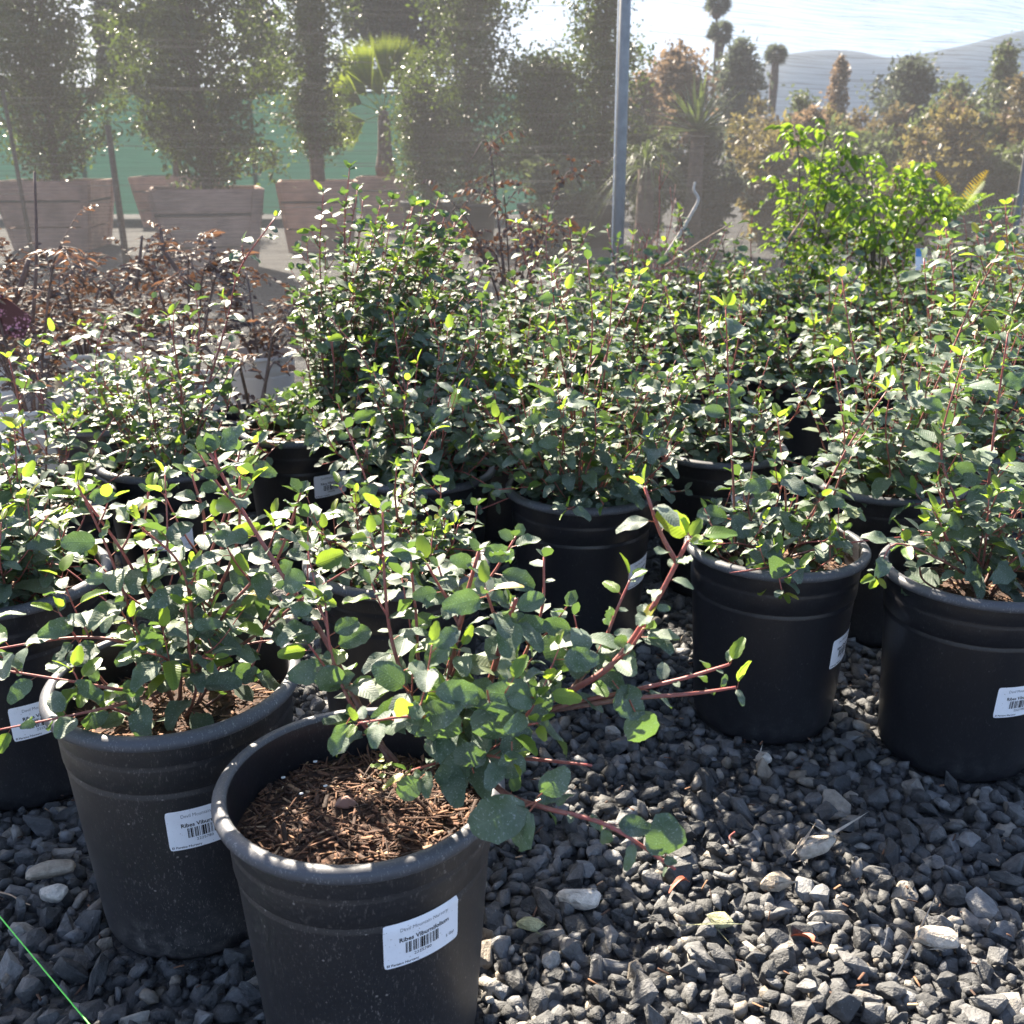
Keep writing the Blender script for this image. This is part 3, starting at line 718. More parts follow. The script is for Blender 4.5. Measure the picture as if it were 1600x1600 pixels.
def tree_body(root, rng, z0, H, Rw, trunk_r, clear, leaf, n_leaf, mat, seed, trunk_mat="bark", nbr=60, sig=0.07, top_taper=0.25, core=0.0):
    """column-shaped tree: trunk, limbs, crown of many small leaves, all in root space"""
    nr = np.random.default_rng(seed); tb = Tubes()
    tp = [V(0.03 * math.sin(k * 1.9 + seed), 0.03 * math.cos(k * 1.3 + seed), z0 + H * k / 7) for k in range(8)]
    tp[0] = V(0, 0, z0 - 0.05); tb.add(smooth_path(tp, 3), trunk_r, trunk_r * 0.3, 8); tb.build("trunk", trunk_mat, root)
    br, lb = [], Tubes()
    for k in range(nbr):
        t = (k + rng.random()) / nbr; z = z0 + clear + (H - clear) * t * 0.95; a = k * 2.4 + rng.uniform(-.4, .4)
        prof_ = (math.sin(math.pi * min(1, 0.16 + t * 0.9)) ** 0.6) * (1 - top_taper * t)
        L = Rw * prof_ * rng.uniform(0.55, 1.15)
        i = min(6, int(t * 7)); b = V(tp[i].x, tp[i].y, z)
        e = b + V(math.cos(a) * L, math.sin(a) * L, L * rng.uniform(0.3, 1.3)); m = b.lerp(e, 0.5) + V(0, 0, 0.04)
        lb.add([b, m, e], trunk_r * 0.25, 0.004, 5); br.append([b, m, e, e + V(rng.gauss(0, .06), rng.gauss(0, .06), rng.uniform(-.14, .12))])
    lb.build("limbs", trunk_mat, root)
    pts = crown_points(nr, br, max(1, n_leaf // nbr), sig)
    if core:
        K = int(n_leaf * core); t = nr.uniform(0, 1, K) ** 0.9; pr = np.sin(np.pi * np.clip(0.14 + t * 0.9, 0, 1)) ** 0.6 * (1 - top_taper * t)
        a = nr.uniform(0, 6.28, K); rr_ = Rw * 0.62 * np.sqrt(nr.uniform(0, 1, K)) * pr * (0.8 + 0.25 * np.sin(3 * a + 9 * t + seed)); zz = z0 + clear + (H - clear) * t
        pts = np.concatenate([pts, np.stack([rr_ * np.cos(a), rr_ * np.sin(a), zz], 1)])
    leaf_cloud("crown", pts, nr, leaf, mat, root, up=0.5, kind=None)

def planter(root, wtop, h, seed, taper=0.78):
    """box of separate boards, wider at the top, at root space origin"""
    rg = random.Random(seed); bands = [(0.0, 0.325), (0.345, 0.695), (0.73, 1.0)]; th = 0.022
    def half(t): return wtop / 2 * (taper + (1 - taper) * t)
    for side in range(4):
        ang = side * math.pi / 2; rot = Matrix.Rotation(ang, 3, 'Z')
        for (t0, t1) in bands:
            h0, h1 = half(t0), half(t1); j = rg.uniform(-0.004, 0.004); e = 0.0 if side % 2 else -th
            v = []
            for (hh, z) in ((h0, t0 * h), (h1, t1 * h)):
                for (x, y) in ((-hh - e, -hh - j), (hh + e, -hh - j), (hh + e, -hh + th - j), (-hh - e, -hh + th - j)):
                    v.append(rot @ V(x, y, z))
            f = [(0, 1, 5, 4), (1, 2, 6, 5), (2, 3, 7, 6), (3, 0, 4, 7), (4, 5, 6, 7), (3, 2, 1, 0)]
            mesh_obj("plank", v, f, "weathered_wood", root, False)
        # upright batten at the right corner of each side
        v = []
        for t in (0.0, 0.985):
            hh = half(t)
            for (x, y) in ((hh - 0.09, -hh - 0.028), (hh - 0.02, -hh - 0.028), (hh - 0.02, -hh - 0.004), (hh - 0.09, -hh - 0.004)): v.append(rot @ V(x, y, t * h))
        mesh_obj("batten", v, [(0, 1, 5, 4), (1, 2, 6, 5), (2, 3, 7, 6), (3, 0, 4, 7), (4, 5, 6, 7), (3, 2, 1, 0)], "weathered_wood", root, False)
        hh = half(0.712); v = [rot @ V(x, y, z) for z in (0.70 * h, 0.725 * h) for (x, y) in ((-hh - .006, -hh - .008), (hh + .006, -hh - .008), (hh + .006, -hh + .004), (-hh - .006, -hh + .004))]
        mesh_obj("strap", v, [(0, 1, 5, 4), (1, 2, 6, 5), (2, 3, 7, 6), (3, 0, 4, 7), (4, 5, 6, 7), (3, 2, 1, 0)], "steel_strap", root, False)
    hh = half(0.9) - th - 0.005
    mesh_obj("soil", [(-hh, -hh, 0.9 * h), (hh, -hh, 0.9 * h), (hh, hh, 0.9 * h), (-hh, hh, 0.9 * h)], [(0, 1, 2, 3)], "bark_soil", root)

def boxed_tree(label, px, py, wpx, hbox, H, Rw, trunk_r, clear, n_leaf, mat, seed, rz=0.0, leaf=0.055, cat="tree", group="trees in wooden planter boxes", nbr=60, sig=0.07, Z=None):
    c = at_z(px, py, hbox); Zc = to_px(c)[2]; wtop = wpx * Zc / 1600 / (math.cos(rz) + 0.35 * abs(math.sin(rz)))
    root = empty("boxed_tree", (c.x, c.y, 0), label, cat, group, rz)
    pl = bpy.data.objects.new("planter_box", None); link(pl, root); planter(pl, wtop, hbox, seed)
    tree_body(root, random.Random(seed), hbox * 0.9, H, Rw, trunk_r, clear, leaf, n_leaf, mat, seed, nbr=nbr, sig=sig, core=0.22)
    return root
boxed_tree("bushy laurel tree in the leftmost wooden planter box", 86, 281, 148, 0.66, 2.6, 0.80, 0.045, 0.06, 26000, "laurel_leaf", 11, rz=0.12)
boxed_tree("broad laurel tree in the large planter box nearest the shade cloth", 322, 293, 176, 0.66, 2.7, 0.80, 0.05, 0.06, 25000, "laurel_leaf", 12, rz=0.30)
boxed_tree("laurel tree in the planter box half hidden behind the large one", 275, 275, 118, 0.62, 2.6, 0.42, 0.05, 0.28, 9000, "laurel_leaf", 13, rz=0.1)
boxed_tree("dark narrow evergreen in the planter box left of the fan palm", 497, 282, 126, 0.66, 2.7, 0.36, 0.075, 0.22, 18000, "laurel_leaf", 14, rz=0.18, leaf=0.045)
def tub_tree(label, px, py, H, Rw, seed, n_leaf, sig=0.085):
    c = at_z(px, py, 0.42); root = empty("potted_tree", (c.x, c.y, 0), label, "tree", "laurel trees in black tubs")
    v, f = lathe([(0.0, 0.0), (0.24, 0.0), (0.27, 0.36), (0.295, 0.37), (0.30, 0.42), (0.275, 0.42), (0.265, 0.34), (0.0, 0.36)], 32); mesh_obj("tub", v, f, "black_plastic", root)
    tree_body(root, random.Random(seed), 0.35, H, Rw, 0.035, 0.05, 0.055, n_leaf, "laurel_leaf", seed, nbr=80, sig=sig, top_taper=0.45, core=0.12)
tub_tree("wide laurel tree in a black tub right of the fan palm", 735, 316, 3.3, 0.62, 21, 19000)
tub_tree("tall slender laurel tree in a black tub behind the steel post", 938, 318, 2.55, 0.48, 22, 12000)

tub_tree("low bushy laurel in a black tub between the wide laurel and the slender one", 852, 318, 1.45, 0.66, 24, 12000)
tub_tree("low bushy laurel in a black tub close to the fan palm", 668, 314, 1.3, 0.42, 25, 8000)
# fan palm in a box
def palm_frond(root, base, d, L, fan, rng, mat="palm_leaf", nl=26, name="frond", wseg=0.030, face=None):
    """petiole and a fan of narrow segments, one mesh"""
    d = d.normalized(); vs, fs = [], []
    x = d.cross(V(0, 0, 1)); x = x.normalized() if x.length > 1e-3 else V(1, 0, 0); n = x.cross(d)
    if face is not None: x = d.cross(face).normalized(); n = x.cross(d)
    tb = Tubes(); hub = base + d * L * 0.38 + V(0, 0, -0.02 * L); tb.add([base, base + d * L * 0.2, hub], 0.012 * L, 0.007 * L, 5)
    vs, fs = list(tb.v), list(tb.f)
    for k in range(nl):
        a = (k / (nl - 1) - 0.5) * fan; dd = (d * math.cos(a) + x * math.sin(a)).normalized(); ln = fan and L * 0.74 * (0.62 + 0.38 * math.cos(a * 0.9)) * rng.uniform(0.93, 1.05)
        side = dd.cross(n).normalized(); wd = wseg * L; tipp = hub + dd * ln + V(0, 0, -(0.16 if face is None else 0.06) * ln * rng.uniform(0.5, 1.3)); mid = hub + dd * ln * 0.55 + n * 0.01
        b = len(vs); vs += [hub - side * wd * .3, hub + side * wd * .3, mid + side * wd, tipp, mid - side * wd, mid + n * wd * 0.35]
        fs += [(b, b + 1, b + 5), (b + 1, b + 2, b + 5), (b + 2, b + 3, b + 5), (b + 3, b + 4, b + 5), (b + 4, b, b + 5)]
    return mesh_obj(name, vs, fs, mat, root)
def fan_palm(label, px, py, hbox, wpx):
    rng = random.Random(5); c = at_z(px, py, hbox); Z = to_px(c)[2]
    root = empty("boxed_palm", (c.x, c.y, 0), label, "palm", "trees in wooden planter boxes")
    pl = bpy.data.objects.new("planter_box", None); link(pl, root); planter(pl, wpx * Z / 1600, hbox, 31)
    top = at_y(592, 178, c.y).z
    tv, tf = lathe([(0.085, hbox * 0.85), (0.14, hbox + 0.02), (0.15, hbox + 0.10), (0.10, hbox + 0.22), (0.085, hbox + 0.3), (0.075, top - 0.06), (0.06, top + 0.03), (0, top + 0.05)], 14)
    tv = [(v[0] * (1 + .12 * math.sin(9 * v[2] * 7 + i)), v[1] * (1 + .12 * math.cos(i * 1.7)), v[2]) for i, v in enumerate(tv)]
    mesh_obj("trunk", tv, tf, "palm_fibre", root)
    b = V(0, 0, top)
    for (dx, dy, dz, L, fan) in ((-0.40, -0.1, 0.9, 0.80, 1.1), (0.12, 0.1, 1.0, 0.85, 1.0), (0.42, 0.0, 0.9, 0.82, 1.0), (-0.9, -0.2, 0.45, 0.72, 1.5), (-0.8, -0.3, -0.25, 0.62, 1.7), (0.75, -0.2, 0.3, 0.6, 1.4), (0.8, -0.3, -0.35, 0.5, 1.5), (-0.2, 0.6, 0.9, 0.7, 1.3), (-0.65, 0.3, 0.7, 0.8, 1.2)):
        palm_frond(root, b, V(dx, dy, dz), L * 1.12, fan * 0.9, rng, wseg=0.020, face=V(rng.uniform(-.6, .6), -1, rng.uniform(-.2, .1)))
fan_palm("young fan palm with a shaggy trunk in a planter box before the green screen", 603, 275, 0.62, 78)

# leaning stakes by the first box
def stake(label, px0, py0, px1, py1, y, r=0.018):
    a, b = at_y(px0, py0, y), at_y(px1, py1, y); a = a + (a - b) * (a.z / (b.z - a.z)); root = a.copy()
    t = Tubes(); t.add([V(0, 0, -0.04), (b - a) * 0.5, b - a], r, r * 0.8, 7)
    o = t.build("tree_stake", "bark"); o.location = root; tagit(o, label, "stake", "dark tree stakes beyond the cloth")
stake("dark stake leaning beside the right side of the leftmost planter box", 186, 325, 168, 195, 9.0, 0.03)
stake("thin dark stake leaning at the far left before the green screen", 28, 272, 4, 140, 9.6, 0.02)

# green windscreen fence
def green_fence():
    root = empty("green_fence", (-7.0, 15.5, 0), "low fence covered in teal green windscreen cloth behind the boxed trees", "fence")
    vs, fs = [], []; nx, nz = 70, 6
    for j in range(nz + 1):
        for i in range(nx + 1):
            x = -9 + 17.2 * i / nx; vs.append((x, 0.03 * math.sin(x * 2.2) * math.sin(math.pi * j / nz), 0.06 + 1.66 * j / nz))
    for j in range(nz):
        for i in range(nx): a = j * (nx + 1) + i; fs.append((a, a + 1, a + nx + 2, a + nx + 1))
    mesh_obj("windscreen", vs, fs, "green_screen_cloth", root)
    for k in range(8):
        t = Tubes(); t.add([V(-9 + 17.2 * k / 7, 0.06, 0), V(-9 + 17.2 * k / 7, 0.06, 1.8)], 0.03, 0.03, 8); t.build("post", "galvanised_steel", root)
    t = Tubes(); t.add([V(-9, 0.06, 1.76), V(8.2, 0.06, 1.76)], 0.02, 0.02, 6); t.build("rail", "steel_strap", root)
green_fence()

# broad trees further back
def far_tree(label, px, py_top, py_base, Y, Rw_px, mat, seed, n_leaf, leaf, trunk_r=0.12, group="trees far beyond the cloth", clear=0.12, nbr=46, taper=0.35, name="tree", cat="tree"):
    b = at_y(px, 233, Y); H = at_y(px, py_top, Y).z; Rw = Rw_px * to_px(b)[2] / 1600
    root = empty(name, (b.x, Y, 0), label, cat, group)
    tree_body(root, random.Random(seed), 0.0, H, Rw, trunk_r, H * clear, leaf, n_leaf, mat, seed, nbr=nbr, sig=Rw * 0.16, top_taper=taper)
far_tree("big dark evergreen rising above the fan palm", 640, -190, 240, 30, 125, "dark_needle", 41, 9000, 0.30, 0.3, clear=0.34, taper=0.2)
far_tree("dark evergreen filling the gap between the first two boxed laurels", 196, -120, 240, 27, 26, "dark_needle", 42, 4200, 0.24, 0.2, clear=0.25)
far_tree("dark evergreen showing between the broad laurel and the narrow one", 420, -160, 240, 29, 34, "dark_needle", 43, 4500, 0.24, 0.2, clear=0.25)
far_tree("brown leaved tree just right of the steel post", 1050, 78, 240, 26, 62, "brown_leaf", 45, 5000, 0.16, 0.15)
far_tree("low brown leaved tree hugging the steel post", 1000, 118, 240, 24, 42, "brown_leaf", 46, 3000, 0.14, 0.12)
far_tree("grey green rounded tree right of the tall thin palm", 1146, 64, 240, 46, 50, "grey_green", 47, 5000, 0.26, 0.25, taper=0.6)
far_tree("small round headed tree alone against the hill", 1301, 88, 235, 44, 16, "brown_leaf", 48, 1600, 0.22, 0.2, clear=0.4)
far_tree("wide dark conifer in front of the hill", 1412, 96, 235, 34, 62, "grey_green", 49, 4200, 0.2, 0.2, taper=0.5)
far_tree("pointed dark conifer at the foot of the hill slope", 1552, 66, 235, 36, 46, "olive_green", 50, 3200, 0.2, 0.2, taper=0.9)
far_tree("short dark tree left of the pointed conifer", 1485, 128, 235, 30, 44, "olive_green", 51, 2200, 0.18, 0.15)

def tall_palm(label, px, py_head, Y, head_px, skirt, seed):
    rng = random.Random(seed); b = at_y(px, 233, Y); z = at_y(px, py_head, Y).z; hr = head_px * to_px(b)[2] / 1600
    root = empty("palm_tree", (b.x, Y, 0), label, "palm", "fan palms on the skyline")
    t = Tubes(); t.add([V(0, 0, 0), V(0.1, 0, z * 0.5), V(0, 0, z)], 0.11, 0.085, 9); t.build("trunk", "palm_fibre", root)
    for k in range(44):
        a = k * 2.4; e = rng.uniform(-1.1, 1.3); palm_frond(root, V(0, 0, z), V(math.cos(a), math.sin(a), e), hr * rng.uniform(0.85, 1.1), 2.4, rng, "grey_green", 9, wseg=0.075, face=V(rng.gauss(0, 1), rng.gauss(0, 1), rng.gauss(0, 1)))
    if skirt:
        v, f = lathe([(0.20, z - skirt), (hr * .30, z - skirt * 0.92), (hr * .36, z - skirt * 0.5), (hr * .25, z)], 12); mesh_obj("skirt", v, f, "palm_fibre", root)
tall_palm("tall skyline palm with the higher of the two heads", 1107, 6, 75, 21, 0.9, 61)
tall_palm("tall skyline palm with the lower of the two heads on a thin trunk", 1114, 50, 70, 21, 1.6, 62)
tall_palm("shorter palm with a thick brown skirt left of the hill", 1201, 84, 60, 19, 3.0, 63)

def bush(label, px, py_top, Y, w_px, mat, seed, n, leaf, cat="shrub", group="autumn coloured shrubs beyond the cloth"):
    rng = random.Random(seed); nr = np.random.default_rng(seed)
    b = at_y(px, 233, Y); H = at_y(px, py_top, Y).z; R_ = w_px * to_px(b)[2] / 1600
    root = empty("shrub", (b.x, Y, 0), label, cat, group); br = []
    for k in range(16):
        a = k * 2.4; u = rng.uniform(0.2, 1); h = H * rng.uniform(0.5, 1.0) * (1.05 - 0.4 * u)
        e = V(R_ * u * math.cos(a), R_ * u * math.sin(a), h); br.append([V(0.05 * math.cos(a), 0.05 * math.sin(a), 0), e * 0.45 + V(0, 0, .12 * h), e, e + V(rng.gauss(0, .1), rng.gauss(0, .1), rng.uniform(-.1, .16))])
        t = Tubes(); t.add(br[-1][:3], 0.012, 0.004, 5); t.build("stem", "dry_twig" if k % 3 else "bleached_wood", root)
    leaf_cloud("foliage", crown_points(nr, br, n // 16, max(0.05, R_ * 0.13)), nr, leaf, mat, root, kind=None)
SHRUBS = [("yellow leaved shrub just right of the brown trees", 1175, 150, 15, 44, 'autumn_gold'), ("tall sparse grey green shrub below the shorter palm", 1235, 128, 17, 46, 'olive_green'),
      ("golden shrub under the small round headed tree", 1290, 142, 15, 40, 'autumn_gold'), ("orange shrub in the middle of the autumn row", 1345, 140, 14, 44, 'autumn_rust'),
      ("rust coloured shrub left of the wide conifer", 1390, 152, 13, 38, 'autumn_rust'), ("green shrub below the wide dark conifer", 1432, 138, 13.5, 44, 'olive_green'),
      ("red tinged shrub right of the wide conifer", 1480, 148, 12.5, 42, 'autumn_rust'), ("leafy green shrub below the pointed conifer", 1530, 128, 12.5, 50, 'olive_green'),
      ("orange and green shrub at the right edge of the autumn row", 1588, 120, 12, 52, 'autumn_rust'), ("pale yellow low shrub in front of the autumn row", 1445, 212, 10.5, 42, 'autumn_gold'),
      ("olive low shrub behind the lime green plants", 1300, 190, 10.5, 52, 'olive_green'), ("olive low shrub right of the spiky yucca", 1205, 182, 11, 46, 'autumn_gold'),
      ("broad olive shrub at the far right of the low row", 1570, 196, 11, 50, 'olive_green'), ("dull green low shrub under the spiky yucca", 1105, 205, 10, 60, 'grey_green'),
      ("yellow green feathery shrub right of the steel post", 1015, 190, 11, 42, 'olive_green')]
SHRUBS += [("rust shrub between the yellow leaved shrub and the golden one", 1210, 172, 13, 44, 'autumn_rust'), ("olive shrub in front of the orange shrub of the autumn row", 1360, 178, 11.5, 46, 'olive_green'),
           ("gold and green shrub before the red tinged one", 1500, 176, 11.2, 48, 'autumn_gold'), ("olive shrub behind the wispy bronze shrub beyond the cloth", 870, 240, 9.2, 50, 'olive_green'), ("brown shrub low under the golden shrub", 1265, 168, 12, 48, 'brown_leaf')]
for i_, (lb_, px_, py_, Y_, wp_, mt_) in enumerate(SHRUBS): bush(lb_, px_, py_, Y_, wp_, mt_, 100 + i_, 4600, 0.085)
# yucca and grass tuft
def rosette(label, name, cat, px, py, Y, n, L, wdt, mat, seed, droop, spread=1.0, z0=0.0):
    rng = random.Random(seed); p = at_y(px, py, Y); root = empty(name, (p.x, Y, 0), label, cat)
    z0 = max(0, p.z) if z0 is None else z0
    if z0 > 0.1:
        t = Tubes(); t.add([V(0, 0, 0), V(0, 0, z0)], 0.08, 0.06, 8); t.build("trunk", "palm_fibre", root)
    for k in range(n):
        a = k * 2.4; e = rng.uniform(0.05, 1.5); d = V(math.cos(a) * math.cos(e) * spread, math.sin(a) * math.cos(e) * spread, math.sin(e)); ln = L * rng.uniform(0.75, 1.1)
        x = d.cross(V(0, 0, 1)).normalized(); v, f = [], []
        for j in range(5):
            t_ = j / 4; c = d * ln * t_ + V(0, 0, z0 - droop * ln * t_ * t_); ww = wdt * (1 - t_ ** 2) + 0.001; v += [c - x * ww, c + V(0, 0, -ww * .5), c + x * ww]
        for j in range(4): b = j * 3; f += [(b, b + 1, b + 4, b + 3), (b + 1, b + 2, b + 5, b + 4)]
        mesh_obj("blade", v, f, mat, root)
rosette("spiky yucca with stiff narrow leaves beyond the cloth", "yucca", "yucca", 1090, 205, 9.5, 70, 0.55, 0.016, "yucca_leaf", 71, 0.12, z0=None)
rosette("drooping ornamental grass clump right of the steel post", "grass_clump", "ornamental grass", 1010, 262, 8.0, 90, 0.62, 0.006, "yucca_leaf", 72, 0.75, 0.7, None)

# ================================================================== POTS AND PLANTS
Y1 = at_z(563, 1218, POT_H).y
def pp(lst, Y, dy=0.0): return [at_y(c_[0], c_[1], Y + (c_[2] if len(c_) > 2 else 0) + dy) for c_ in lst]
f = lambda *l: pp(l, Y1)
P1 = [
    {'p': f((745, 1165, .0), (800, 1120, .0), (880, 1085, -.02), (960, 1035, -.03), (1022, 945, -.04), (1075, 845, -.05)), 'r': 0.0050, 'start': 0.22, 'side': 0.8, 'young': 3, 'size': 0.85},
    {'p': f((750, 1165), (850, 1112, -.02), (960, 1085, -.03), (1060, 1062, -.04), (1140, 1038, -.04)), 'r': 0.0034, 'start': 0.55, 'side': 0.15, 'young': 1, 'size': 0.75},
    {'p': f((860, 1110, -.02), (980, 1092, -.04), (1080, 1084, -.05), (1150, 1074, -.05)), 'r': 0.0030, 'start': 0.8, 'side': 0.0, 'young': 1, 'size': 0.7},
    {'p': f((880, 1095, .0), (935, 1020, .01), (965, 950, .02), (985, 905, .03)), 'r': 0.0026, 'start': 0.2, 'side': 0.6},
    {'p': f((735, 1190, -.02), (790, 1240, -.09), (850, 1262, -.13), (950, 1290, -.16), (1055, 1358, -.17)), 'r': 0.0034, 'start': 0.30, 'side': 0.0, 'young': 0, 'size': 0.6},
    {'p': f((735, 1180), (830, 1186, -.03), (925, 1196, -.05)), 'r': 0.0028, 'start': 2.0, 'young': 0},
    {'p': f((715, 1180, .01), (760, 1080, .01), (785, 1000, .0), (807, 935, .0)), 'r': 0.0045, 'start': 0.15, 'side': 2.2, 'young': 0},
    {'p': f((705, 1180, .02), (700, 1080, .02), (722, 960, .03), (748, 862, .03)), 'r': 0.0040, 'start': 0.12, 'side': 2.2},
    {'p': f((690, 1180, .0), (650, 1110, .0), (612, 1000, .02), (600, 890, .03), (598, 800, .04)), 'r': 0.0028, 'start': 0.15, 'side': 1.0},
    {'p': f((610, 1190, .0), (560, 1100, .02), (500, 985, .05), (440, 895, .07), (380, 800, .08), (328, 708, .09)), 'r': 0.0036, 'start': 0.12, 'side': 0.7},
    {'p': f((620, 1190, .0), (560, 1120, .0), (520, 1030, .01), (508, 940, .02)), 'r': 0.0026, 'start': 0.15, 'side': 1.0},
    {'p': f((720, 1175, .03), (660, 1060, .06), (650, 960, .08), (640, 860, .1)), 'r': 0.0026, 'start': 0.15, 'side': 1.0},
    {'p': f((725, 1175, .03), (800, 1060, .06), (845, 960, .08), (850, 870, .1)), 'r': 0.0028, 'start': 0.15, 'side': 1.1},
    {'p': f((730, 1180, -.02), (700, 1130, -.06), (640, 1120, -.10), (560, 1130, -.12)), 'r': 0.0022, 'start': 0.1, 'droop': 1.0, 'size': 1.22, 'side': 0.8},
    {'p': f((730, 1180, -.02), (720, 1130, -.05), (700, 1090, -.08)), 'r': 0.0022, 'start': 0.1, 'droop': 1.0, 'size': 1.22, 'side': 1.2},
    {'p': f((735, 1180, -.02), (790, 1140, -.06), (840, 1130, -.09)), 'r': 0.0022, 'start': 0.1, 'droop': 1.0, 'size': 1.22, 'side': 1.2},
    {'p': f((735, 1185, -.02), (760, 1180, -.08), (800, 1190, -.11)), 'r': 0.0022, 'start': 0.1, 'droop': 1.0, 'size': 1.22, 'side': 1.0},
    {'p': f((725, 1185, -.02), (690, 1190, -.06), (640, 1205, -.09)), 'r': 0.0022, 'start': 0.2, 'droop': 1.0, 'size': 1.22, 'side': 0.8},
]
front, base1 = potted("dusty black pot standing nearest, its shrub throwing one tall red stem to the right", 563, 1216, 1.0, P1, random.Random(101), 2100, True, (662, 1462, 0.02), 300,
       growkw=dict(gap=0.0128, size=0.92, droop=0.55, young=3, young_frac=0.03))
def leaf_px(root, base, a, b, dy, me, face=(0, -1, 0.5), wide=1.0):
    # one leaf laid from its stalk to its tip between two measured places
    p, q = at_y(a[0], a[1], Y1 + dy), at_y(b[0], b[1], Y1 + dy - 0.004); L = (q - p).length
    leaf_at(me, frame(p - base, q - p, face, L / 0.042, wide), root)
for a, b, dy, k, face, wd in (((845, 1250), (736, 1296), -.135, 0, (0.2, -1, .6), 1.3), ((838, 1252), (792, 1322), -.14, 3, (-.3, -.7, 1), 1.5), ((838, 1248), (884, 1206), -.13, 5, (.3, -1, .7), 1.1),
        ((952, 1286), (1018, 1296), -.155, 1, (0, -.8, 1), 1.2), ((1040, 1346), (1040, 1288), -.17, 2, (0.1, -1, .3), 1.5), ((985, 1095), (1018, 1170), -.05, 4, (0.1, -1, .3), 1.35), ((958, 1064), (998, 1118), -.045, 6, (0, -1, .6), 1.2),
        ((762, 1080), (776, 1160), -.09, 7, (0, -1, .45), 1.5), ((690, 1082), (690, 1166), -.09, 8, (.2, -1, .5), 1.3), ((548, 1118), (518, 1178), -.11, 1, (-.5, -1, .3), 0.9), ((664, 1210), (620, 1248), -.10, 2, (0, -1, .5), 1.1),
        ((800, 1160), (800, 1218), -.11, 0, (0, -1, .4), 1.5), ((500, 1030), (528, 1082), -.0, 3, (0, -1, .5), 1.5), ((740, 1210), (730, 1160), -.1, 6, (0, -1, .3), 1.4), ((820, 1060), (850, 1120), -.06, 5, (.1, -1, .6), 1.3),
        ((880, 1010), (930, 1040), 0, 4, (.1, -.8, 1), 1.2), ((640, 1080), (590, 1040), -.03, 7, (0, -.8, 1), 1.2), ((720, 1000), (660, 1030), -.01, 8, (0, -.8, 1), 1.2)):
    leaf_px(front, base1, a, b, dy, MATURE[k], face, wd)
leaf_px(front, base1, (1084, 842), (1032, 800), -.05, YOUNG[0], (.2, -1, .5), 1.35); leaf_px(front, base1, (1086, 838), (1152, 828), -.05, YOUNG[1], (0, -.4, 1), 1.0)
Y2 = at_z(272, 1052, POT_H * 1.03).y
g = lambda *l: pp(l, Y2)
P2 = [
    {'p': g((280, 1050), (215, 1010, -.02), (120, 996, -.03), (-40, 1020, -.04)), 'r': 0.0028, 'start': 0.2, 'side': 0.2},
    {'p': g((270, 1070, -.03), (200, 1078, -.09), (120, 1066, -.11), (-20, 1043, -.12)), 'r': 0.0026, 'start': 0.1, 'side': 0.5},
    {'p': g((270, 1075, -.03), (190, 1100, -.11), (100, 1120, -.14), (-10, 1142, -.15)), 'r': 0.0022, 'start': 0.2, 'side': 0.2},
    {'p': g((285, 1050), (245, 960), (190, 860, -.02), (130, 775, -.02)), 'r': 0.003, 'side': 0.8},
    {'p': g((290, 1050), (250, 950, .02), (225, 850, .02), (232, 768, .02)), 'r': 0.003, 'side': 0.9},
    {'p': g((300, 1045), (290, 950), (320, 830, -.02), (300, 742, -.02)), 'r': 0.003, 'side': 0.9},
    {'p': g((305, 1045), (330, 950), (370, 850), (375, 745)), 'r': 0.003, 'side': 0.9},
    {'p': g((310, 1045), (370, 960, .02), (430, 880, .03), (470, 770, .04)), 'r': 0.003, 'side': 0.9},
    {'p': g((320, 1045), (410, 985), (480, 930), (560, 880)), 'r': 0.0026, 'side': 0.6},
    {'p': g((300, 1050), (300, 960, -.05), (280, 880, -.07), (215, 820, -.08)), 'r': 0.0026, 'side': 0.9},
    {'p': g((310, 1050), (350, 960, -.05), (400, 900, -.07), (430, 830, -.07)), 'r': 0.0026, 'side': 0.9},
    {'p': g((300, 1060, -.02), (310, 1030, -.07), (330, 1030, -.10)), 'r': 0.002, 'side': 1.2},
    {'p': g((280, 1060, -.02), (260, 1030, -.08), (230, 1020, -.10)), 'r': 0.002, 'side': 1.2},
    {'p': g((300, 1050, .02), (330, 930, .06), (360, 800, .08)), 'r': 0.0026, 'side': 1.0},
]
potted("dusty black pot left of the nearest one, two thin stems trailing past its rim", 272, 1052, 1.03, P2, random.Random(102), 900, True, (322, 1287, 0.03), 300,
       growkw=dict(gap=0.0165, size=1.0, droop=0.4, young=3, young_frac=0.12), auto=dict(n=7, H=0.24, S=0.15))
potted("black pot cut off by the left edge of the photo, third pot from the front", -4, 893, 1.06, None, random.Random(103), 500, False, (66, 1121, 0.03), 220,
       auto=dict(n=18, H=0.30, S=0.18), growkw=dict(gap=0.016, size=1.1, droop=0.3, side=1.0, young=2))
Y4 = at_z(1213, 845, POT_H).y
h = lambda *l: pp(l, Y4)
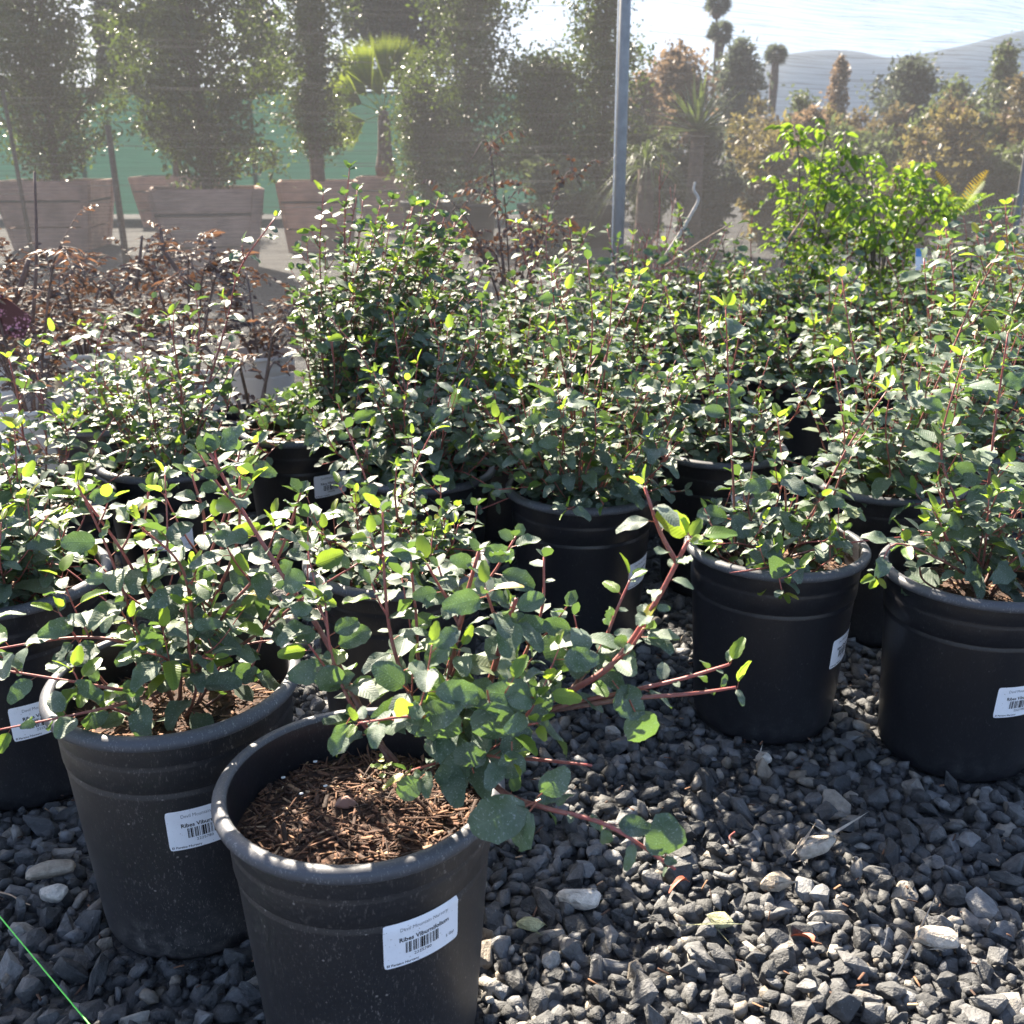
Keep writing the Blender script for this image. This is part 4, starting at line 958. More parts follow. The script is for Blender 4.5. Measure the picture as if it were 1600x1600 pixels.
P4 = [
    {'p': h((1150, 870), (1146, 760), (1140, 640), (1134, 482)), 'r': 0.0024, 'start': 0.1, 'side': 0.25},
    {'p': h((1210, 880, -.04), (1270, 800, -.03), (1330, 690, -.02), (1385, 612, -.02)), 'r': 0.0026, 'start': 0.1, 'side': 0.6},
    {'p': h((1200, 885, -.05), (1260, 862, -.08), (1350, 845, -.09), (1482, 834, -.1)), 'r': 0.0022, 'start': 2, 'young': 0},
    {'p': h((1240, 880, -.06), (1180, 890, -.14), (1140, 895, -.15)), 'r': 0.0022, 'start': 2, 'young': 0},
    {'p': h((1216, 878, -.05), (1217, 900, -.14), (1222, 925, -.16)), 'r': 0.002, 'start': 0.3, 'side': 0.5},
    {'p': h((1220, 860), (1228, 790), (1222, 720), (1215, 655)), 'r': 0.0022, 'side': 0.5},
    {'p': h((1190, 860), (1170, 800), (1172, 760), (1180, 700)), 'r': 0.0022, 'side': 0.5},
    {'p': h((1250, 860, .02), (1300, 780, .04), (1320, 690, .04), (1300, 560, .04)), 'r': 0.0024, 'side': 0.5},
    {'p': h((1230, 870, -.02), (1250, 850, -.06), (1290, 845, -.09)), 'r': 0.002, 'side': 1.0},
    {'p': h((1200, 870, -.02), (1160, 850, -.06), (1120, 850, -.08)), 'r': 0.002, 'side': 1.0},
]
potted("black pot right of the nearest one with thin sparse stems", 1213, 845, 1.0, P4, random.Random(104), 500, False, (1316, 1010, 0.05), 220,
       growkw=dict(gap=0.017, size=1.1, droop=0.2, young=3, side=0.4), auto=dict(n=7, H=0.12, S=0.13))
Y5 = at_z(1532, 884, POT_H).y
k5 = lambda *l: pp(l, Y5)
P5 = [
    {'p': k5((1530, 910), (1540, 800), (1555, 660), (1575, 520)), 'r': 0.003, 'side': 0.6},
    {'p': k5((1520, 910), (1500, 800), (1470, 700, .03), (1505, 560, .04)), 'r': 0.0028, 'side': 0.6},
    {'p': k5((1535, 915, -.03), (1480, 880, -.07), (1400, 850, -.08), (1370, 900, -.1)), 'r': 0.0024, 'side': 0.5},
    {'p': k5((1540, 915), (1590, 800), (1640, 720), (1660, 640)), 'r': 0.0026, 'side': 0.6},
    {'p': k5((1530, 915, -.02), (1540, 850, -.06), (1545, 780, -.08)), 'r': 0.0022, 'side': 1.0},
    {'p': k5((1520, 915, -.02), (1490, 860, -.06), (1460, 800, -.07)), 'r': 0.0022, 'side': 1.0},
    {'p': k5((1540, 915, -.02), (1590, 870, -.06), (1640, 840, -.07)), 'r': 0.0022, 'side': 1.0},
]
potted("black pot cut off by the right edge of the photo, nearest pot on that side", 1532, 884, 1.0, P5, random.Random(105), 500, False, (1596, 1095, 0.02), 220,
       growkw=dict(gap=0.017, size=1.15, droop=0.25, young=3), auto=dict(n=7, H=0.22, S=0.15))
potted("black pot with a dense rounded shrub, its sticker facing the gap above the gravel", 910, 757, 1.0, None, random.Random(106), 200, False, (999, 892, 0.03), 300,
       auto=dict(n=34, H=0.36, S=0.22), growkw=dict(gap=0.016, size=1.02, side=1.3, droop=0.35, young=2, young_frac=0.04))
potted("black pot with a low shrub directly behind the nearest pot", 615, 868, 1.0, None, random.Random(107), 300, False, None, 260,
       auto=dict(n=20, H=0.19, S=0.16), growkw=dict(gap=0.017, size=0.95, side=0.9, droop=0.2))
potted("black pot with a bushy shrub behind the low one, left of the dense rounded shrub", 658, 728, 1.0, None, random.Random(108), 200, False, None, 300,
       auto=dict(n=30, H=0.31, S=0.22), growkw=dict(gap=0.016, size=1.05, side=1.3, droop=0.35, young=2, young_frac=0.04))
potted("black pot with open mulch at its left and the tallest densest shrub of all", 473, 665, 1.0, None, random.Random(109), 260, False, (518, 757, 0.03), 300,
       auto=dict(n=54, H=0.62, S=0.27, lean=(0.17, 0.05), base=(0.07, 0.02)), growkw=dict(gap=0.016, size=1.0, side=1.8, young=4, young_frac=0.13, droop=0.2))
Y11 = at_z(268, 715, POT_H).y
m11 = lambda *l: pp(l, Y11)
potted("black pot behind the dusty left one, one tall stem leaning right", 268, 715, 1.0,
       [{'p': m11((290, 715), (320, 620), (355, 500, .02), (375, 420, .03), (430, 340, .04)), 'r': 0.003, 'side': 0.8, 'start': 0.3}, {'p': m11((285, 715), (330, 640), (360, 575)), 'r': 0.0024, 'side': 0.5}, {'p': m11((260, 715), (160, 600), (80, 540)), 'r': 0.0026, 'side': 0.8}],
       random.Random(110), 220, False, (268, 842, 0.0), 280, auto=dict(n=18, H=0.30, S=0.20), growkw=dict(gap=0.017, size=1.0, side=1.1, young=2))
potted("black pot at the right with reddish mulch showing, behind the sparse shrub", 1390, 745, 1.0, None, random.Random(111), 220, False, None, 260,
       auto=dict(n=18, H=0.40, S=0.21), growkw=dict(gap=0.018, size=1.2, side=0.8, young=2, droop=.2))
potted("black pot with a bright scuffed rim near the right edge, second row", 1495, 690, 1.0, None, random.Random(112), 180, True, None, 260,
       auto=dict(n=18, H=0.40, S=0.21), growkw=dict(gap=0.018, size=1.2, side=0.8, young=2, droop=.2))
potted("black pot in the middle of the right half with a pale tag on its side", 1125, 695, 1.0, None, random.Random(113), 180, False, (1172, 772, 0.3), 240,
       auto=dict(n=18, H=0.30, S=0.19), growkw=dict(gap=0.017, size=1.0, side=0.9, young=2, droop=.2))
BACK = [(690, 632, "black pot whose shrub merges into the right side of the tallest one", 18, 0.30), (815, 640, "black pot hidden behind the dense rounded shrub, on its left", 20, 0.30),
        (965, 640, "black pot hidden behind the dense rounded shrub, on its right", 18, 0.30), (1133, 575, "black pot with its rim showing behind the tagged one", 14, 0.26),
        (1285, 592, "black pot with mulch showing, behind the middle of the right side", 14, 0.28), (1440, 605, "black pot between the scuffed rim pot and the back rows", 16, 0.33),
        (1590, 612, "black pot half outside the right edge, behind the scuffed rim pot", 16, 0.36), (870, 566, "black pot in the back rows below the wispy bronze shrub", 16, 0.30),
        (1000, 560, "black pot in the back rows below the steel post", 18, 0.32), (1440, 527, "black pot in the back rows with a dark rim showing", 16, 0.32),
        (1320, 522, "black pot in the back rows below the taller lime green shrub", 17, 0.33), (1570, 540, "black pot in the back rows by the right edge", 16, 0.36),
        (1195, 512, "black pot in the back rows left of the lime green shrubs", 18, 0.33), (1070, 505, "rearmost black pot below the bare red twigs", 18, 0.32),
        (945, 500, "rearmost black pot left of the steel post's foot", 16, 0.30), (1500, 492, "rearmost black pot below the yellow feathery plant", 15, 0.30),
        (760, 575, "black pot in the back rows right of the tallest shrub", 16, 0.26)]
for i_, (px_, py_, lb_, n_st, H_) in enumerate(BACK):
    potted(lb_, px_, py_, 1.0, None, random.Random(200 + i_), 90, False, None, 300, auto=dict(n=n_st + 4, H=H_ * random.Random(i_ * 3 + 1).uniform(0.92, 1.3), S=0.22), growkw=dict(gap=0.017, size=1.1 if i_ not in (3, 4) else 1.15, side=1.2, young=3, young_frac=0.06, droop=0.25))
potted("black pot with a small shrub standing before the white containers at the left", 168, 652, 0.95, None, random.Random(131), 90, False, None, 220, auto=dict(n=13, H=0.24, S=0.18), growkw=dict(gap=0.019, size=1.0, side=0.8))
# left edge extra
potted("black pot low at the left edge with a leggy shrub beside the white containers", 60, 770, 0.95, None, random.Random(130), 120, False, None, 200, auto=dict(n=11, H=0.26, S=0.16), growkw=dict(gap=0.02, size=1.05, side=0.6))

# ---- bronze leaved shrubs in white containers
def bronze_paths(rng, n, H, S, z0, lean=(0, 0)):
    out = []
    for k in range(n):
        a = 6.283 * (k + rng.uniform(-.3, .3)) / n; u = rng.uniform(0.3, 1)
        e = V(S * u * math.cos(a) + lean[0], S * u * math.sin(a) + lean[1], z0 + H * rng.uniform(0.45, 1.2) * (1.1 - 0.3 * u)); b = V(0.015 * math.cos(a), 0.015 * math.sin(a), z0 - 0.01)
        out.append([b, b.lerp(e, 0.45) + V(0, 0, 0.10 * H), e, e + V(0.07 * math.cos(a), 0.07 * math.sin(a), -0.05)])
    return out
def bronze(label, px, py, n, H, S, seed, white=True, letters=None, limit=300, lean=(0, 0), leafset=(BRONZE, BRONZE), mat="bronze_leaf", gap=0.017, group="bronze leaved shrubs in nursery pots", per=12, r=0.005, woody="woody_stem", droop=0.35, up=0.2, size=0.82, s=1.0, base_h=None):
    rng = random.Random(seed); kk = s * (0.86 if white else 1.0)
    H0 = POT_H * kk; c = at_z(px, py, H0); base = V(c.x, c.y, 0)
    root = empty("potted_shrub", base, label, "potted shrub", group)
    body = bpy.data.objects.new("pot", ME_WBODY if white else ME_BODY2); link(body, root); rim = bpy.data.objects.new("rim", ME_WRIM if white else ME_RIM); link(rim, body); body.scale = (s, s, s)
    soil_parts(root, rng, 60, 0.272 * kk, 0.1345 * kk, 1.5)
    leaves = []
    for pth in bronze_paths(rng, n, H, S, 0.28 * kk, lean):
        pts = smooth_path(pth, 5); tb = Tubes(); tb.add(pts, r, r * 0.35, 6, 0, 0.4)
        for _ in range(per):
            i = rng.randrange(3, len(pts) - 1); a = rng.uniform(0, 6.28); L = rng.uniform(0.07, 0.17)
            d = V(math.cos(a), math.sin(a), rng.uniform(-0.7, 1.3)).normalized(); q = smooth_path([pts[i], pts[i] + d * L * 0.6 + V(0, 0, .01), pts[i] + d * L - V(0, 0, 0.15 * L)], 4)
            tb.add(q, r * 0.35, r * 0.15, 5, 0.5, 1)
            s_ = 0.012
            while s_ < L:
                t = s_ / L; i2 = min(len(q) - 2, int(t * (len(q) - 1))); p = q[i2].lerp(q[i2 + 1], t * (len(q) - 1) - i2)
                for sg in (-1, 1):
                    side = d.cross(V(0, 0, 1)).normalized() * sg
                    leaves.append((True, frame(p, side + d * 0.5 + V(0, 0, up - droop * rng.uniform(0.3, 1.6)), V(rng.gauss(0, .75), rng.gauss(0, .75), 0.8), size * rng.uniform(0.5, 1.05))))
                s_ += gap * rng.uniform(0.8, 1.2)
        o = tb.build("stem", woody, root)
    rng.shuffle(leaves); put_leaves(root, leaves, leafset[0], leafset[1], rng, limit, base, mat)
    return root, base
def white_letters(root, text, h, phi, zc, mat="navy_ink", sp=1.0):
    v, f, w_ = text_flat(text, h, 0.0)
    o = []
    for (u, q) in v:
        z = zc + q; r = body_r(min(0.32, z / 0.86)) * 0.86 + 0.0012; a = -math.pi / 2 + phi + (u * sp - w_ * sp / 2) / r; o.append((r * math.cos(a), r * math.sin(a), z))
    mesh_obj("printed_text", o, f, mat, root, False)
rt, bs = bronze("bronze shrub in the white container lettered with a large W at the left edge", 48, 628, 7, 0.42, 0.26, 301, limit=260)
ph_, z_ = on_pot(18, 682, bs, 0.86); white_letters(rt, "W", 0.055, ph_, 0.165)
rt, bs = bronze("short bronze shrub in the white container lettered ER at the left edge", -10, 790, 4, 0.16, 0.12, 302, limit=120, per=3)
ph_, z_ = on_pot(38, 838, bs, 0.86); white_letters(rt, "ER", 0.030, ph_, max(0.05, z_ * 0.86 - 0.012))
bronze("bronze shrub in a pale container in the middle of the left back row", 296, 590, 7, 0.36, 0.26, 303, limit=260)
bronze("bronze shrub in a pale container left of the tallest green shrub", 405, 550, 6, 0.34, 0.24, 304, limit=240)
bronze("bronze shrub in a pale container at the back by the far left", 130, 545, 8, 0.36, 0.30, 305, limit=300)
bronze("bronze shrub in a pale container rearmost on the left", 235, 520, 8, 0.30, 0.30, 306, limit=300)
bronze("bronze shrub in a pale container behind the one lettered W", 20, 560, 7, 0.38, 0.28, 307, limit=260)
bronze("nearly bare woody shrub in a black pot with mulch, before the pale containers", 395, 643, 5, 0.26, 0.20, 308, white=False, limit=90, per=3, r=0.006, s=0.8)
bronze("bronze shrub in a pale container hidden behind the tallest green shrub", 640, 505, 6, 0.30, 0.26, 309, limit=180)
bronze("wispy dark bronze shrub with drooping narrow leaves left of the steel post", 800, 505, 14, 0.64, 0.30, 310, white=False, limit=300, per=8, gap=0.022, droop=0.9, r=0.004)

# ---- lime green shrubs, bare red twigs, yellow plants at the right back
def lime(label, px, py, n, H, S, seed, lean=(0, 0)):
    return bronze(label, px, py, n, H, S, seed, white=False, leafset=(LIME, LIME), mat="lime_leaf", gap=0.025, group="lime green leafy shrubs at the back", per=11, r=0.005, woody="woody_stem", droop=0.8, up=0.1, size=1.15, limit=300, lean=lean)
lime("taller lime green shrub with drooping glossy leaves at the back right", 1255, 462, 13, 0.60, 0.22, 401)
lime("shorter lime green shrub with drooping leaves beside the taller one", 1372, 466, 16, 0.60, 0.25, 402)
def bare(label, px, py, n, H, S, seed, mat, leafset=None, lmat=None):
    rng = random.Random(seed); c = at_z(px, py, POT_H); base = V(c.x, c.y, 0); root = empty("potted_shrub", base, label, "potted shrub", "shrubs at the foot of the shade cloth")
    body = bpy.data.objects.new("pot", ME_BODY2); link(body, root); link(bpy.data.objects.new("rim", ME_RIM), body); soil_parts(root, rng, 60, big=1.5)
    leaves = []
    for pth in auto_paths(rng, n, H, S, low=0):
        if isinstance(pth, dict): pth = pth['p']
        tb = Tubes(); pts = smooth_path(pth, 5); tb.add(pts, 0.003, 0.0012, 5, 0.3, 0.8)
        for _ in range(4):
            i = rng.randrange(5, len(pts) - 1); a = rng.uniform(0, 6.28); tb.add([pts[i], pts[i] + V(math.cos(a) * .05, math.sin(a) * .05, rng.uniform(.05, .12))], 0.0016, 0.0007, 4, 0.5, 0.9)
        tb.build("stem", mat, root)
        if leafset:
            for p in pts[6:]:
                for _ in range(2):
                    a = rng.uniform(0, 6.28); leaves.append((True, frame(p, V(math.cos(a), math.sin(a), rng.uniform(-.2, .5)), V(rng.gauss(0, .4), rng.gauss(0, .4), 1), rng.uniform(.7, 1.2))))
    if leafset: put_leaves(root, leaves, leafset, leafset, rng, 300, base, lmat)
    return root, base
bare("leafless shrub of dark red upright twigs right of the steel post", 1035, 470, 14, 0.42, 0.20, 411, "red_stem")
bare("pale yellow leaved shrub at the right edge of the back row", 1592, 478, 12, 0.30, 0.20, 412, "dry_twig", YELLOW, "yellow_leaf")
bare("dry twiggy shrub with a few green leaves before the lime green shrubs", 1420, 478, 14, 0.26, 0.18, 413, "dry_twig", LIME, "lime_leaf")
bare("low dark green shrub right of the bleached branch", 1150, 470, 12, 0.26, 0.2, 414, "woody_stem", MATURE, "mass_leaf")
# feathery yellow plant
def feathery(label, px, py, seed):
    rng = random.Random(seed); c = at_z(px, py, POT_H); base = V(c.x, c.y, 0); root = empty("potted_fern", base, label, "potted plant")
    link(bpy.data.objects.new("pot", ME_BODY2), root); link(bpy.data.objects.new("rim", ME_RIM), root.children[0]); soil_parts(root, rng, 40, big=1.5)
    t = Tubes(); top = V(0, 0, 0.66); t.add([V(0, 0, 0.27), V(0.01, 0, 0.45), top], 0.006, 0.004, 6); t.build("stem", "woody_stem", root)
    for k in range(11):
        a = k * 2.4; L = rng.uniform(0.20, 0.31); e = rng.uniform(0.1, 1.3); d = V(math.cos(a) * math.cos(e), math.sin(a) * math.cos(e), math.sin(e)); vs, fs = [], []
        sd_ = d.cross(V(0, 0, 1)).normalized(); n = sd_.cross(d)
        for j in range(16):
            u = (j + 2) / 18; p = top + d * L * u + V(0, 0, -0.10 * L * u * u * 2); ln = 0.055 * math.sin(math.pi * min(1, u * 0.9 + 0.08))
            for sg in (-1, 1):
                q = p + (sd_ * sg + d * 0.55).normalized() * ln; b = len(vs); vs += [p - d * .003, p + d * .004, q + d * 0.002, q - d * 0.002 + n * .003]; fs.append((b, b + 1, b + 2, b + 3))
        b = len(vs); vs += [top - sd_ * .0015, top + sd_ * .0015, top + d * L + V(0, 0, -.2 * L)]; fs.append((b, b + 1, b + 2))
        mesh_obj("frond", vs, fs, "yellow_leaf" if e > 1.05 else "lime_leaf", root)
feathery("yellow green feathery leaved plant at the back right", 1478, 455, 421)
# bleached branch and dry twigs, held among the shrubs
def twig(name, label, pts, Y, r, mat, cat="branch", group=None):
    w_ = [at_y(x, y, Y) for x, y in pts]; o = w_[0]; t = Tubes(); t.add(smooth_path([p - o for p in w_], 4), r, r * 0.55, 6)
    ob = t.build(name, mat); ob.location = o; tagit(ob, label, cat, group)
twig("bleached_branch", "bleached pale branch with a bent tip standing right of the bare red twigs", [(1040, 400), (1062, 366), (1080, 335), (1091, 312), (1084, 297), (1086, 284)], 3.9, 0.008, "bleached_wood")
twig("dry_stem", "long straight dry stem slanting across the back rows", [(1040, 416), (1095, 378), (1142, 350)], 3.5, 0.005, "dry_twig")
twig("dry_stem", "short dry stem slanting below the taller lime green shrub", [(1232, 374), (1262, 332)], 3.6, 0.005, "dry_twig")
twig("dry_stem", "dry stem slanting in front of the wispy bronze shrub", [(822, 440), (868, 412), (905, 380)], 3.4, 0.006, "dry_twig")
twig("plant_stake", "thin dark upright stake among the bronze shrubs at the left", [(50, 520), (57, 400), (54, 268)], 3.0, 0.006, "woody_stem", "stake")
twig("pruned_branch", "thick pruned branch with a blunt top rising from the bronze shrubs", [(300, 450), (272, 415), (256, 388), (250, 352)], 3.1, 0.009, "woody_stem")
twig("pruned_branch", "thin pruned branch left of the thick one in the bronze shrubs", [(213, 450), (219, 400), (222, 368)], 3.1, 0.006, "woody_stem")
twig("pruned_branch", "stout slanting branch with a cut end at the far left", [(5, 505), (28, 460), (45, 405)], 2.9, 0.012, "woody_stem")
# tags
def tag(name, label, corners, Y, mat):
    w_ = [at_y(x, y, Y) for x, y in corners]; o = w_[3]; nrm = (w_[1] - w_[0]).cross(w_[2] - w_[0]).normalized() * 0.0012
    v = [p - o for p in w_] + [p - o + nrm for p in w_]
    ob = mesh_obj(name, v, [(0, 1, 2, 3), (7, 6, 5, 4), (0, 4, 5, 1), (1, 5, 6, 2), (2, 6, 7, 3), (3, 7, 4, 0)], mat, None, False); ob.location = o
    tagit(ob, label, "plant tag"); return ob
tag("plant_tag", "maroon plant tag printed with pink flowers at the left edge", [(-14, 448), (50, 496), (38, 530), (-14, 520)], 2.75, "flower_tag")
bt = tag("plant_tag", "small blue and white plant tag among the back rows at the right", [(1431, 388), (1448, 388), (1447, 422), (1430, 422)], 4.0, "label_paper")
w_ = [at_y(x, y, 3.985) - bt.location for x, y in ((1431, 388), (1448, 388), (1447.6, 401), (1430.6, 401))]
mesh_obj("printed_panel", w_, [(3, 2, 1, 0)], "tag_blue", bt, False)

# ================================================================== GRAVEL
def rock_template(rng, n=13, flat=0.62):
    bm = bmesh.new()
    for _ in range(n):
        p = V(rng.gauss(0, 1), rng.gauss(0, 1), rng.gauss(0, 1)).normalized() * rng.uniform(0.74, 1.12)
        bm.verts.new((p.x * rng.uniform(0.85, 1.2), p.y * 0.8, p.z * flat))
    r = bmesh.ops.convex_hull(bm, input=bm.verts[:])
    bmesh.ops.delete(bm, geom=[v for v in bm.verts if not v.link_faces], context='VERTS')
    bmesh.ops.triangulate(bm, faces=bm.faces[:])
    bm.verts.index_update(); v = [tuple(p.co) for p in bm.verts]; f_ = [tuple(q.index for q in p.verts) for p in bm.faces]; bm.free(); return v, f_
rr = random.Random(55)
ROCKS = [rock_template(rr, rr.choice((14, 17, 20, 24)), rr.uniform(0.5, 0.85)) for _ in range(16)]
def rock_mesh(k, mat, bev=0.028):
    v, f_ = ROCKS[k]; bm = bmesh.new(); bv_ = [bm.verts.new(p) for p in v]
    for q in f_: bm.faces.new([bv_[i] for i in q])
    bmesh.ops.dissolve_limit(bm, angle_limit=0.12, verts=bm.verts[:], edges=bm.edges[:])
    if bev: bmesh.ops.bevel(bm, geom=bm.edges[:], offset=bev, segments=1, affect='EDGES')
    me = bpy.data.meshes.new("stone"); bm.to_mesh(me); bm.free(); me.materials.append(MATS[mat]); return me
POTS = []
for o in list(col.objects):
    if o.type == 'EMPTY' and o.parent is None and o.name.startswith(("potted_shrub", "potted_fern")): POTS.append((o.location.x, o.location.y))
def free(x, y, m): return all((x - a) ** 2 + (y - b) ** 2 > (0.116 + m) ** 2 for a, b in POTS if abs(a - x) < 0.3)
NEARP = [p for p in POTS if p[1] < 2.0]
def hidden(p):
    """is this spot on the ground covered by a pot in the view"""
    for a, b in NEARP:
        for zz in (0.02, 0.1, 0.2, 0.3):
            t = (zz - p[2]) / (CAM_Z - p[2]); x, y = p[0] * (1 - t), p[1] * (1 - t)
            if (x - a) ** 2 + (y - b) ** 2 < (0.115 + zz * 0.07) ** 2: return True
    return False
stones = []
gr = random.Random(77)
def rows(y0, y1, x0, x1, step, smin, smax, zlo, zhi):
    y = y0
    while y < y1:
        x = x0 + gr.uniform(0, step)
        while x < x1:
            X, Y = x + gr.uniform(-.5, .5) * step, y + gr.uniform(-.5, .5) * step
            s = 1.18 * min(smax * 1.6, gr.lognormvariate(math.log((smin + smax) / 2), 0.33))
            if free(X, Y, s * 0.7):
                stones.append((X, Y, gr.uniform(zlo, zhi) + s * 0.12, s, gr.randrange(16), gr.uniform(0, 6.28), gr.gauss(0, .6), gr.gauss(0, .6), gr.uniform(0.7, 1.35)))
            x += step
        y += step
rows(0.74, 1.9, -0.85, 1.25, 0.0185, 0.0085, 0.0125, -0.004, 0.002)
rows(0.74, 1.9, -0.85, 1.25, 0.0255, 0.0085, 0.0140, 0.003, 0.014)
rows(1.9, 3.2, -1.4, 2.3, 0.032, 0.011, 0.015, 0.0, 0.006)
cand = []
for i_, s_ in enumerate(stones):
    p = to_px(s_[:3])
    if -10 < p[0] < 1610 and p[1] < 1610 and s_[2] > 0.004 and not hidden(s_): cand.append((s_[3] / p[2], i_))
cand.sort(reverse=True); pick = set(i for _, i in cand[:290])
RM = [rock_mesh(k, "basalt_stone") for k in range(16)]
rest = {k: [] for k in range(16)}
for i_, (x, y, z, s, k, a, b, c, e) in enumerate(stones):
    M = Matrix.Translation((x, y, z)) @ Matrix.Rotation(a, 4, 'Z') @ Matrix.Rotation(b, 4, 'X') @ Matrix.Rotation(c, 4, 'Y') @ Matrix.Diagonal((s * e, s / e, s, 1))
    if i_ in pick:
        o = bpy.data.objects.new("stone", RM[k]); o.parent = ground; o.matrix_basis = M; col.objects.link(o)
    else: rest[k].append(np.array(M))
vv, ff, off = [], [], 0
for k in range(16):
    if not rest[k]: continue
    v, f_ = ROCKS[k]; M = np.array(rest[k]); v = np.array(v); f_ = np.array(f_)
    vs = np.einsum('kij,nj->kni', M[:, :3, :3], v) + M[:, None, :3, 3]; vv.append(vs.reshape(-1, 3)); ff.append((f_[None] + (np.arange(len(M)) * len(v))[:, None, None]).reshape(-1, 3) + off); off += len(M) * len(v)
gv = np_obj("gravel", np.concatenate(vv), np.concatenate(ff), "basalt", None, False); tagit(gv, "crushed dark grey gravel covering the ground between the pots", None, None, 'stuff')
# the odd larger, differently coloured stones
for px, py, s, k, mat, lb in ((1275, 1322, 0.027, 3, "tan_stone", "large tan brown stone lying on the dark gravel"), (905, 1402, 0.023, 5, "pale_stone", "chalky pale stone in the gravel beside the nearest pot"),
                              (1207, 1380, 0.019, 7, "tan_stone", "greyish rounded stone left of the green string of gravel"), (1460, 1465, 0.023, 2, "tan_stone", "smooth tan pebble on the gravel toward the right"),
                              (828, 1445, 0.014, 9, "green_stone", "small olive pebble by the nearest pot"), (1128, 1437, 0.015, 11, "green_stone", "yellowish pebble in the sunlit gravel"),
                              (83, 1362, 0.024, 4, "tan_stone", "smooth brown stone in the shade at the left"), (1192, 1185, 0.013, 1, "pale_stone", "pale stone in the gravel behind the drooping leaf"), (82, 1395, 0.017, 8, "pale_stone", "pale grey stone below the smooth brown one")):
    p = at_z(px, py, 0.025); s *= 1.2; o = bpy.data.objects.new("pebble", rock_mesh(k, mat, 0.10)); o.location = p; o.scale = (s * 1.15, s * 0.9, s * 0.95); o.rotation_euler = (gr.gauss(0, .2), gr.gauss(0, .2), gr.uniform(-.5, .5)); link(o)
    lb = lb.replace("left of the green string of gravel", "between the large tan one and the smooth pebble"); tagit(o, lb, "stone")
# stone and seedling in the nearest pot
p = at_z(541, 1253, 0.292); o = bpy.data.objects.new("pebble", rock_mesh(6, "pink_stone", 0.08)); o.location = p; o.scale = (0.013, 0.010, 0.010); o.rotation_euler = (0.3, 0.1, 0.3); link(o); tagit(o, "pinkish stone lying on the bark mulch of the nearest pot", "stone")
sr = random.Random(9)
for (px, py) in ((492, 1190), (442, 1215), (414, 1202), (470, 1240), (508, 1228)):
    p = at_z(px, py, 0.286) - base1; v, f_ = ROCKS[2]; mesh_obj("perlite_grain", [(a * .0028 + p.x, b * .0028 + p.y, c * .0028 + p.z) for a, b, c in v], f_, "perlite", front, False)
for k in range(9):
    q = at_z(596 + sr.uniform(-14, 16), 1200 + sr.uniform(-16, 16), 0.292 + sr.uniform(0, .008)) - base1; a = sr.uniform(0, 6.28)
    leaf_at(YOUNG[k % 5], frame(q, V(math.cos(a), math.sin(a), .3), V(0, -.3, 1), 0.24, 1.5), front)
# litter on the gravel
for px, py, s, a, lb in ((1274, 1478, 0.017, 0.6, "curled orange red dead leaf on the sunlit gravel"), (1078, 1376, 0.016, 1.9, "thin red dead leaf by the tip of the drooping stem")):
    me = leaf_mesh("dead_leaf", "dead_leaf", sr, L=0.030, W=0.016, rows=6, fold=0.9, curl=0.8, pet=0.006)
    o = bpy.data.objects.new("fallen_leaf", me); o.location = at_z(px, py, 0.024); o.rotation_euler = (0.3, 0.4, a); o.scale = (s / .02,) * 3; link(o); tagit(o, lb, "leaf", "dead leaves on the gravel")
LM = []
for _ in range(420):
    x, y = gr.uniform(-0.8, 1.0), gr.uniform(0.78, 1.9)
    if free(x, y, 0.01):
        LM.append(np.array(Matrix.Translation((x, y, gr.uniform(0.010, 0.024))) @ Matrix.Rotation(gr.uniform(0, 6.28), 4, 'Z') @ Matrix.Rotation(gr.gauss(0, .3), 4, 'Y') @ Matrix.Diagonal((gr.uniform(.006, .022), gr.uniform(.0015, .004), gr.uniform(.0008, .0016), 1))))
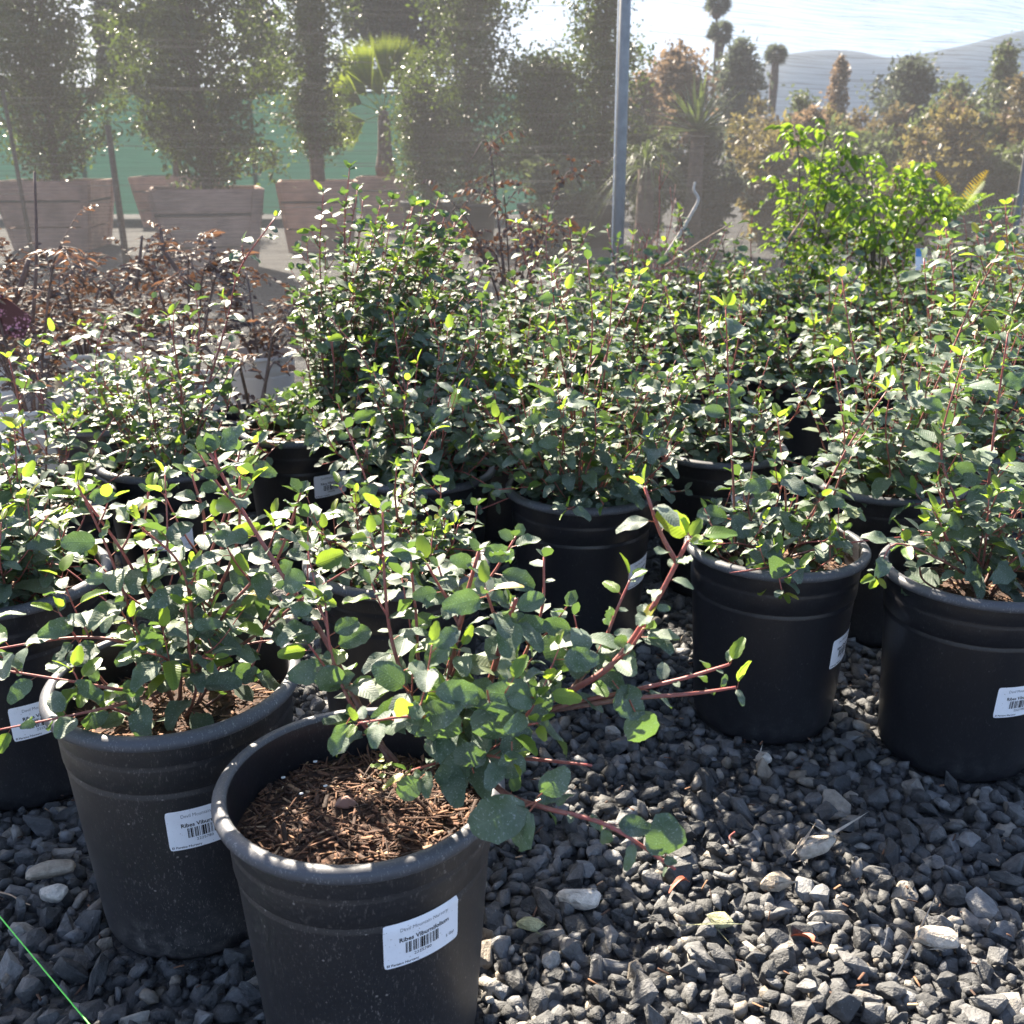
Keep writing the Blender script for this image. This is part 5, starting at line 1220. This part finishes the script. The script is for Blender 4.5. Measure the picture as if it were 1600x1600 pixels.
lit = scatter("bark_litter", CHIP_V, CHIP_F, LM, "bark_chip", None, smooth=False); lit['label'] = "bits of reddish bark scattered over the gravel"
def gtwig(label, pts, r, z=0.024, mat="dry_twig", name="twig"):
    w_ = [at_z(x, y, z) for x, y in pts]; o = w_[0]; t = Tubes(); t.add(smooth_path([q - o for q in w_], 5), r, r * 0.6, 6); ob = t.build(name, mat); ob.location = o; return ob
tagit(gtwig("", [(0, 1394), (18, 1399), (32, 1408), (47, 1414)], 0.0012), "short curved dry twig on the gravel at the left edge", "twig")
tagit(gtwig("", [(1145, 1318), (1140, 1308), (1148, 1300)], 0.0022, 0.03, "red_stem"), "short reddish forked twig on the gravel under the drooping stem", "twig")
a_, b_ = at_z(-140, 1262, 0.040), at_z(150, 1612, 0.050)
d_ = (b_ - a_); t = Tubes(); L_ = [V(0, 0, 0) + d_ * (k / 10 * 1.25) + V(0, 0, -0.002 * math.sin(k / 10 * math.pi)) for k in range(11)]; t.add(L_, 0.0009, 0.0009, 6)
o = t.build("string", "green_string"); o.location = a_; tagit(o, "taut neon green string crossing the bottom left corner", "string")

# ================================================================== AIR
def haze():
    v = [(x, y, z) for z in (-1.0, 130.0) for (x, y) in ((-2600, -300), (2600, -300), (2600, 3100), (-2600, 3100))]
    m = bpy.data.materials.new("haze_air"); m.use_nodes = True; m.node_tree.nodes.clear(); MATS["haze_air"] = m
    out = m.node_tree.nodes.new("ShaderNodeOutputMaterial"); pv = m.node_tree.nodes.new("ShaderNodeVolumePrincipled")
    pv.inputs['Color'].default_value = (0.55, 0.72, 1.0, 1); pv.inputs['Density'].default_value = 0.00045; pv.inputs['Anisotropy'].default_value = 0.0
    m.node_tree.links.new(pv.outputs[0], out.inputs['Volume'])
    o = mesh_obj("haze", v, [(3, 2, 1, 0), (4, 5, 6, 7), (0, 1, 5, 4), (1, 2, 6, 5), (2, 3, 7, 6), (3, 0, 4, 7)], "haze_air", None, False)
    o['kind'] = 'stuff'; o['label'] = "pale haze in the air between here and the hills"
haze()
